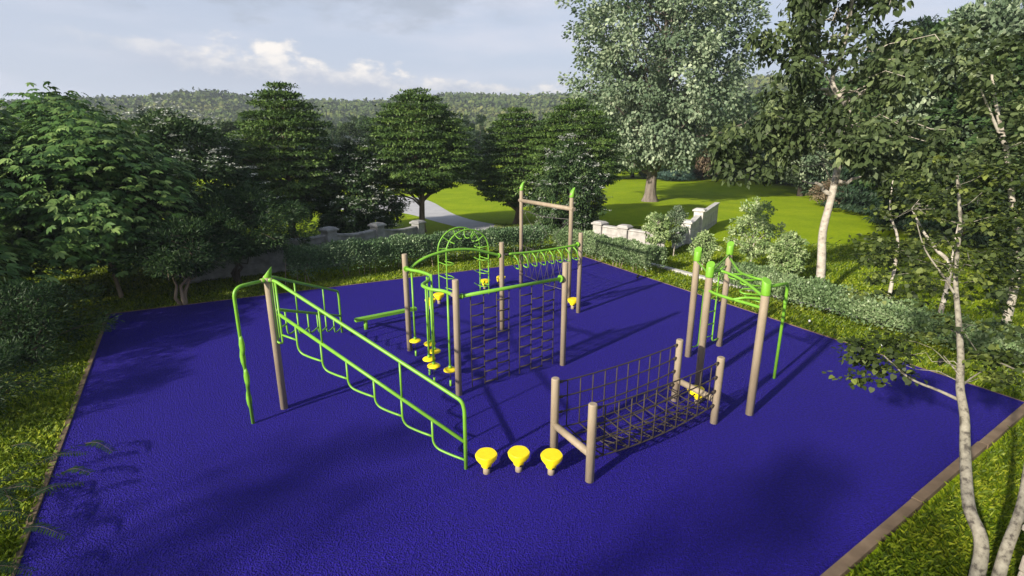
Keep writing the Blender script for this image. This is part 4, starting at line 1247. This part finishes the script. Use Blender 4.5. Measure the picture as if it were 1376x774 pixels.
WOOD = [
 # columns x, distance, height
 ('c1', 430, 62, 7.5, 'conifer behind the gap between egg-shaped tree and round elder', 1), ('c1', 452, 58, 6.6, 'narrow conifer peeping above the round elder', .8), ('b1', 475, 66, 6.6, 'far tree behind the round elder, against the valley', 1),
 ('c2', 408, 70, 8.0, 'bluish conifer just right of the egg-shaped tree', .8), ('b2', 498, 72, 7.5, 'far broad tree left of the forked-trunk tree', 1.1),
 ('c1', 628, 60, 7.2, 'conifer in the gap right of the forked-trunk tree', .8), ('c1', 646, 66, 7.6, 'far conifer left of the smaller layered tree', .9), ('b1', 612, 64, 6.2, 'broad tree low in the gap behind the footpath', 1),
 ('c1', 545, 75, 7.5, 'far conifer hidden behind the forked-trunk tree', 1), ('b2', 590, 70, 6.5, 'far dark tree behind the footpath bend', 1.1), ('c2', 700, 68, 7.2, 'bluish conifer between the two layered trees', 1),
 ('c1', 212, 40, 7.0, 'pointed conifer top above the chestnuts at left', .7), ('b2', 100, 36, 6.0, 'dark tree behind the chestnuts, left part', 1.2), ('b2', 230, 46, 6.6, 'dark tree behind the chestnuts, right part', 1.3), ('b1', 320, 52, 6.2, 'broad tree behind the big dark elder', 1.2), ('b1', 20, 40, 6.0, 'broad tree at the far left behind the chestnuts', 1.2),
 ('b2', 822, 66, 6.8, 'dark tree at the lawn end left of the huge tree', 1.2), ('b1', 850, 70, 8, 'dark tree at the lawn end directly behind the thick trunk', 1.2), ('c1', 880, 68, 9, 'conifer at the lawn end just right of the thick trunk', 1), ('c2', 905, 64, 8.5, 'bluish conifer at the lawn end', .9),
 ('c2', 925, 67, 6.5, 'lower bluish conifer at the lawn end', .9), ('b3', 944, 66, 6.0, 'rust-coloured tree at the far end of the lawn', .9), ('c2', 965, 70, 12.5, 'tall bluish conifer at the right of the lawn end', .9), ('b2', 985, 64, 9, 'dark tree at the lawn end behind the largest young tree', 1), ('b1', 1010, 66, 9.5, 'broad tree at the lawn end left of the linden', 1.1),
 ('b2', 1040, 60, 9, 'dark broad tree at the lawn end behind the linden leaves', 1.2), ('c1', 1068, 58, 11, 'dark conifer behind the linden at the lawn end', 1.1), ('b4', 1075, 46, 8, 'pale-trunked tree on the shaded lawn left of the linden', 1.1), ('b2', 1100, 52, 10, 'dark tree behind the linden trunk', 1.2),
 ('b3', 1118, 38, 1.9, 'low brownish shrub at the lawn edge behind the linden trunk', 1.6), ('c2', 1165, 36, 4.2, 'bluish low conifer right of the linden trunk', 1.3), ('c1', 1145, 44, 12, 'tall dark conifer right of the linden trunk', 1.1), ('c1', 1195, 34, 11.5, 'dark conifer above the lawn on the right', 1.2), ('b2', 1215, 40, 12.5, 'very dark tree in the wood on the right', 1.2),
 ('b2', 1250, 30, 11, 'dark tree behind the leaning maple', 1.1), ('c1', 1235, 28, 8.5, 'dark conifer behind the leaning maple', 1.2), ('b1', 1290, 33, 10.8, 'tall broad tree at right with sky behind its top', 1.1), ('b4', 1340, 28, 12, 'grey-green tree in the top right corner', 1.1), ('b2', 1330, 24, 8.5, 'dark tree behind the birch', 1.2),
 ('b2', 1385, 22, 9, 'dark tree just outside the birch at the right edge', 1.2), ('c1', 1290, 24, 6.5, 'shorter dark conifer left of the birch', 1.2), ('b4', 1260, 26, 10.5, 'airy grey-green tree behind the top of the linden', .9), ('b1', 1450, 24, 10, 'broad tree beyond the right edge of the picture', 1.2),
 ('c2', 1180, 50, 13, 'bluish tall conifer deep in the right wood', 1), ('b1', 1350, 40, 12, 'tall tree deep in the right wood, top right', 1.2),
]
for wv in WOOD: wood(*wv)
# trees behind and left of the camera: they throw the soft shade on the near part of the mat
for si, (x, y, H, wd, lb) in enumerate([(-11.8, -2.6, 6.4, 1.0, 'airy tree left of the viewer, outside the picture'), (-8.2, -6.2, 7.8, 1.0, 'airy tree behind the viewer at left, outside the picture'), (-3.0, -4.2, 7.0, .8, 'airy tree straight behind the viewer, outside the picture'), (-1.6, -7.2, 7.8, .9, 'airy tree behind the viewer at right, outside the picture')]):
    o = protos['shade'] if si == 0 else copy_tree(protos['shade']); o.location = (x, y, 0); k = H / 9.0; o.scale = (k * wd, k * wd, k); o.rotation_euler = (0, 0, x); o['label'] = lb

# ---- far wood and hills
def far_wood():
    g = np.random.default_rng(201)
    n_ = 2600
    an = (g.random(n_) - .5) * 2.1; r_ = 80 + 260 * g.random(n_) ** .8
    X = r_ * np.sin(an); Y = r_ * np.cos(an); hh = 4.5 + 3.5 * g.random(n_)
    per = 34
    idx = np.repeat(np.arange(n_), per)
    U = rnd_unit(len(idx), g)
    rr = (1.6 + 1.2 * g.random(n_))[idx][:, None]
    P = np.stack([X, Y, hh * .6], 1)[idx] + U * np.concatenate([rr, rr, (hh * .42)[idx][:, None]], 1)
    V, F = leaves(P, U + rnd_unit(len(idx), g) * .7, unit(U + np.array([[0, 0, .6]])), 1.0 + .6 * g.random(len(idx)), 'diamond', .8)
    o = np_mesh('distant_wood', V, F, M['leaf_forest'], np.clip(g.random(n_)[idx] * .7 + .3 * g.random(len(idx)), 0, 1))
    tag(o, 'dark wood filling the valley behind the garden trees', 'wood', kind='stuff')
far_wood()


def ridge(an):
    """ridge height by azimuth (rad, + right)"""
    x = 688 + math.tan(max(-1.3, min(1.3, an))) * FPX * 1.03
    pts = [(-900, 150), (-200, 150), (0, 147), (60, 141), (130, 138), (270, 132), (400, 141), (500, 141), (600, 130), (660, 133), (770, 133), (850, 138), (950, 120), (1010, 104), (1080, 108), (1200, 118), (1500, 130), (2400, 140)]
    for (x0, y0), (x1, y1) in zip(pts, pts[1:]):
        if x0 <= x <= x1:
            y = y0 + (y1 - y0) * (x - x0) / (x1 - x0); break
    else: y = 140
    # elevation angle of that row on this column
    d = ray(x, y)
    return d[2] / math.hypot(d[0], d[1])


def hills():
    mb = MB(); rads = [230, 270, 320, 380, 440, 500, 560, 640]; prof = [0, .10, .34, .62, .86, 1.0, .95, .6]
    n_ = 160; vs = []; fs = []
    from mathutils import noise
    for i in range(n_ + 1):
        an = -1.35 + 2.7 * i / n_
        e = ridge(an) * .965
        Rr = 500
        top_ = CAM_H + e * Rr
        for r_, pf in zip(rads, prof):
            z = top_ * pf + noise.noise(Vector((math.sin(an) * r_ / 60, math.cos(an) * r_ / 60, 0))) * 5 * (1 if 250 < r_ < 480 else .3) * pf
            vs.append((math.sin(an) * r_, math.cos(an) * r_, z if pf else -1))
    k = len(rads)
    for i in range(n_):
        for j in range(k - 1):
            fs.append((i * k + j, i * k + j + 1, (i + 1) * k + j + 1, (i + 1) * k + j))
    mb.add(vs, fs, True)
    tag(mb.build('hills', M['hill']), kind='structure')
    # woodland covering the hills: many low crowns
    g = np.random.default_rng(301)
    nt_ = 14000
    VV = np.array(vs).reshape(n_ + 1, k, 3)
    an = (g.random(nt_) - .5) * 2.2; jr = g.random(nt_) * (k - 2.01) * .999
    fi = (an + 1.35) / 2.7 * n_; i0 = fi.astype(int); j0 = jr.astype(int); a = (fi - i0)[:, None]; b_ = (jr - j0)[:, None]
    base = (VV[i0, j0] * (1 - a) * (1 - b_) + VV[i0 + 1, j0] * a * (1 - b_) + VV[i0, j0 + 1] * (1 - a) * b_ + VV[i0 + 1, j0 + 1] * a * b_)
    s_ = 2.2 + 5.2 * g.random(nt_) ** 2.2
    per = 26
    idx = np.repeat(np.arange(nt_), per)
    U = rnd_unit(len(idx), g); U[:, 2] = np.abs(U[:, 2]) * 1.0 - .15
    P = base[idx] + U * s_[idx][:, None] * np.array([[1, 1, .85]]) + np.array([[0, 0, .6]])
    V, F = leaves(P, rnd_unit(len(idx), g) + np.array([[0, 0, -.2]]), unit(U + rnd_unit(len(idx), g) * .35), 1.8 + 1.0 * g.random(len(idx)), 'oval', .9)
    lf = .5 + .5 * np.sin(base[:, 0] * .021 + np.sin(base[:, 1] * .03) * 2) * np.sin(base[:, 1] * .05 + base[:, 0] * .011)
    tn = np.clip((.35 * g.random(nt_) + .4 * lf)[idx] + .25 * g.random(len(idx)), 0, 1)
    o = np_mesh('hill_wood', V, F, M['hill_leaf'], tn)
    tag(o, 'hazy wooded ridge along the horizon', 'wood', kind='stuff')
hills()

# ================================================================== GRASS
def inside_quad(x, y, q, grow=0.0):
    c = np.array([[p.x, p.y] for p in q]); cen = c.mean(0); ins = np.ones(len(x), bool)
    for i in range(4):
        a, b_ = c[i], c[(i + 1) % 4]
        e = b_ - a; nrm = np.array([-e[1], e[0]]) / np.hypot(*e)
        s = (x - a[0]) * nrm[0] + (y - a[1]) * nrm[1]; sc_ = (cen[0] - a[0]) * nrm[0] + (cen[1] - a[1]) * nrm[1]
        ins &= (s * np.sign(sc_)) > -grow
    return ins


def grass():
    g = np.random.default_rng(401)
    Ps = []; Hs = []; Ws = []
    for (r0, r1, dens, h, wd) in ((3.5, 8, 2600, .115, .011), (8, 12, 1500, .105, .014), (12, 18, 800, .10, .02), (18, 30, 330, .09, .03)):
        half = R(60)
        area = half * (r1 ** 2 - r0 ** 2)
        n_ = int(area * dens)
        r_ = np.sqrt(r0 ** 2 + (r1 ** 2 - r0 ** 2) * g.random(n_)); an = (g.random(n_) * 2 - 1) * half
        x = r_ * np.sin(an); y = r_ * np.cos(an)
        # camera frustum + not on the mat
        zc = y * math.cos(PITCH) + CAM_H * math.sin(PITCH); u = np.abs(x / zc); v = (CAM_H * math.cos(PITCH) - y * math.sin(PITCH)) / zc
        ok = (u < 1.0) & (v < .60) & ~inside_quad(x, y, MAT, .05) & ~inside_quad(x, y, [MAT[0], MAT[1], MAT[2] + Vector((.09, -.14, 0)), MAT[3] + Vector((.09, -.14, 0))], .02)
        ok &= ~((y > 17.5) & (x < -1) & (x > -14) & (y > 22))
        if r0 >= 12: ok &= ~((x > 8.2 - .0 * y) & (y > 24))
        x, y = x[ok], y[ok]
        Ps.append(np.stack([x, y, np.full(len(x), GZ - .005)], 1)); Hs.append(h * (.55 + .8 * g.random(len(x)))); Ws.append(np.full(len(x), wd))
    P = np.concatenate(Ps); h = np.concatenate(Hs)[:, None]; wd = np.concatenate(Ws)[:, None]; n_ = len(P)
    # tufts: shared lean field
    ang = g.random(n_) * 6.28; D = np.stack([np.cos(ang), np.sin(ang), np.zeros(n_)], 1)
    lean = (.25 + .55 * g.random(n_))[:, None]
    S = np.stack([-np.sin(ang + g.normal(size=n_) * .5), np.cos(ang), np.zeros(n_)], 1)
    V = np.empty((n_, 4, 3))
    V[:, 0] = P - S * wd * .5; V[:, 1] = P + S * wd * .5
    V[:, 2] = P + D * h * lean * .35 + np.array([[0, 0, 1.]]) * h * .6 + S * wd * .35
    V[:, 3] = P + D * h * lean + np.array([[0, 0, 1.]]) * h * (1 - lean * .35)
    F = np.arange(n_ * 4).reshape(n_, 4)
    pn = .5 + .5 * np.sin(P[:, 0] * 1.9 + np.sin(P[:, 1] * 1.3) * 2) * np.sin(P[:, 1] * 2.3)
    t = np.clip(.25 * pn + .75 * g.random(n_), 0, 1)
    o = np_mesh('grass', V.reshape(-1, 3), F, M['grass'], t)
    tag(o, 'short tufted grass around the blue mat and over the lawn', 'grass', kind='stuff')
    print('grass blades', n_)
grass()

# ================================================================== AIR
HAZE = True
if HAZE:
    m, nt, nd, lk_, b = new_mat('haze')
    nd.remove(b)
    pv = N(nt, "ShaderNodeVolumePrincipled"); pv.inputs["Color"].default_value = (.72, .80, .95, 1); pv.inputs["Density"].default_value = .0005
    pv.inputs["Anisotropy"].default_value = .1
    nt.links.new(pv.outputs[0], nd["Material Output"].inputs["Volume"])
    mb = MB(); mb.box((0, 0, 45), (2600, 2600, 98), 0)
    o = mb.build('haze', m); tag(o, kind='stuff')
    o['label'] = 'thin pale air haze over the whole valley'; 
print('tris', sum(len(o.data.polygons) for o in bpy.data.objects if o.type == 'MESH'))
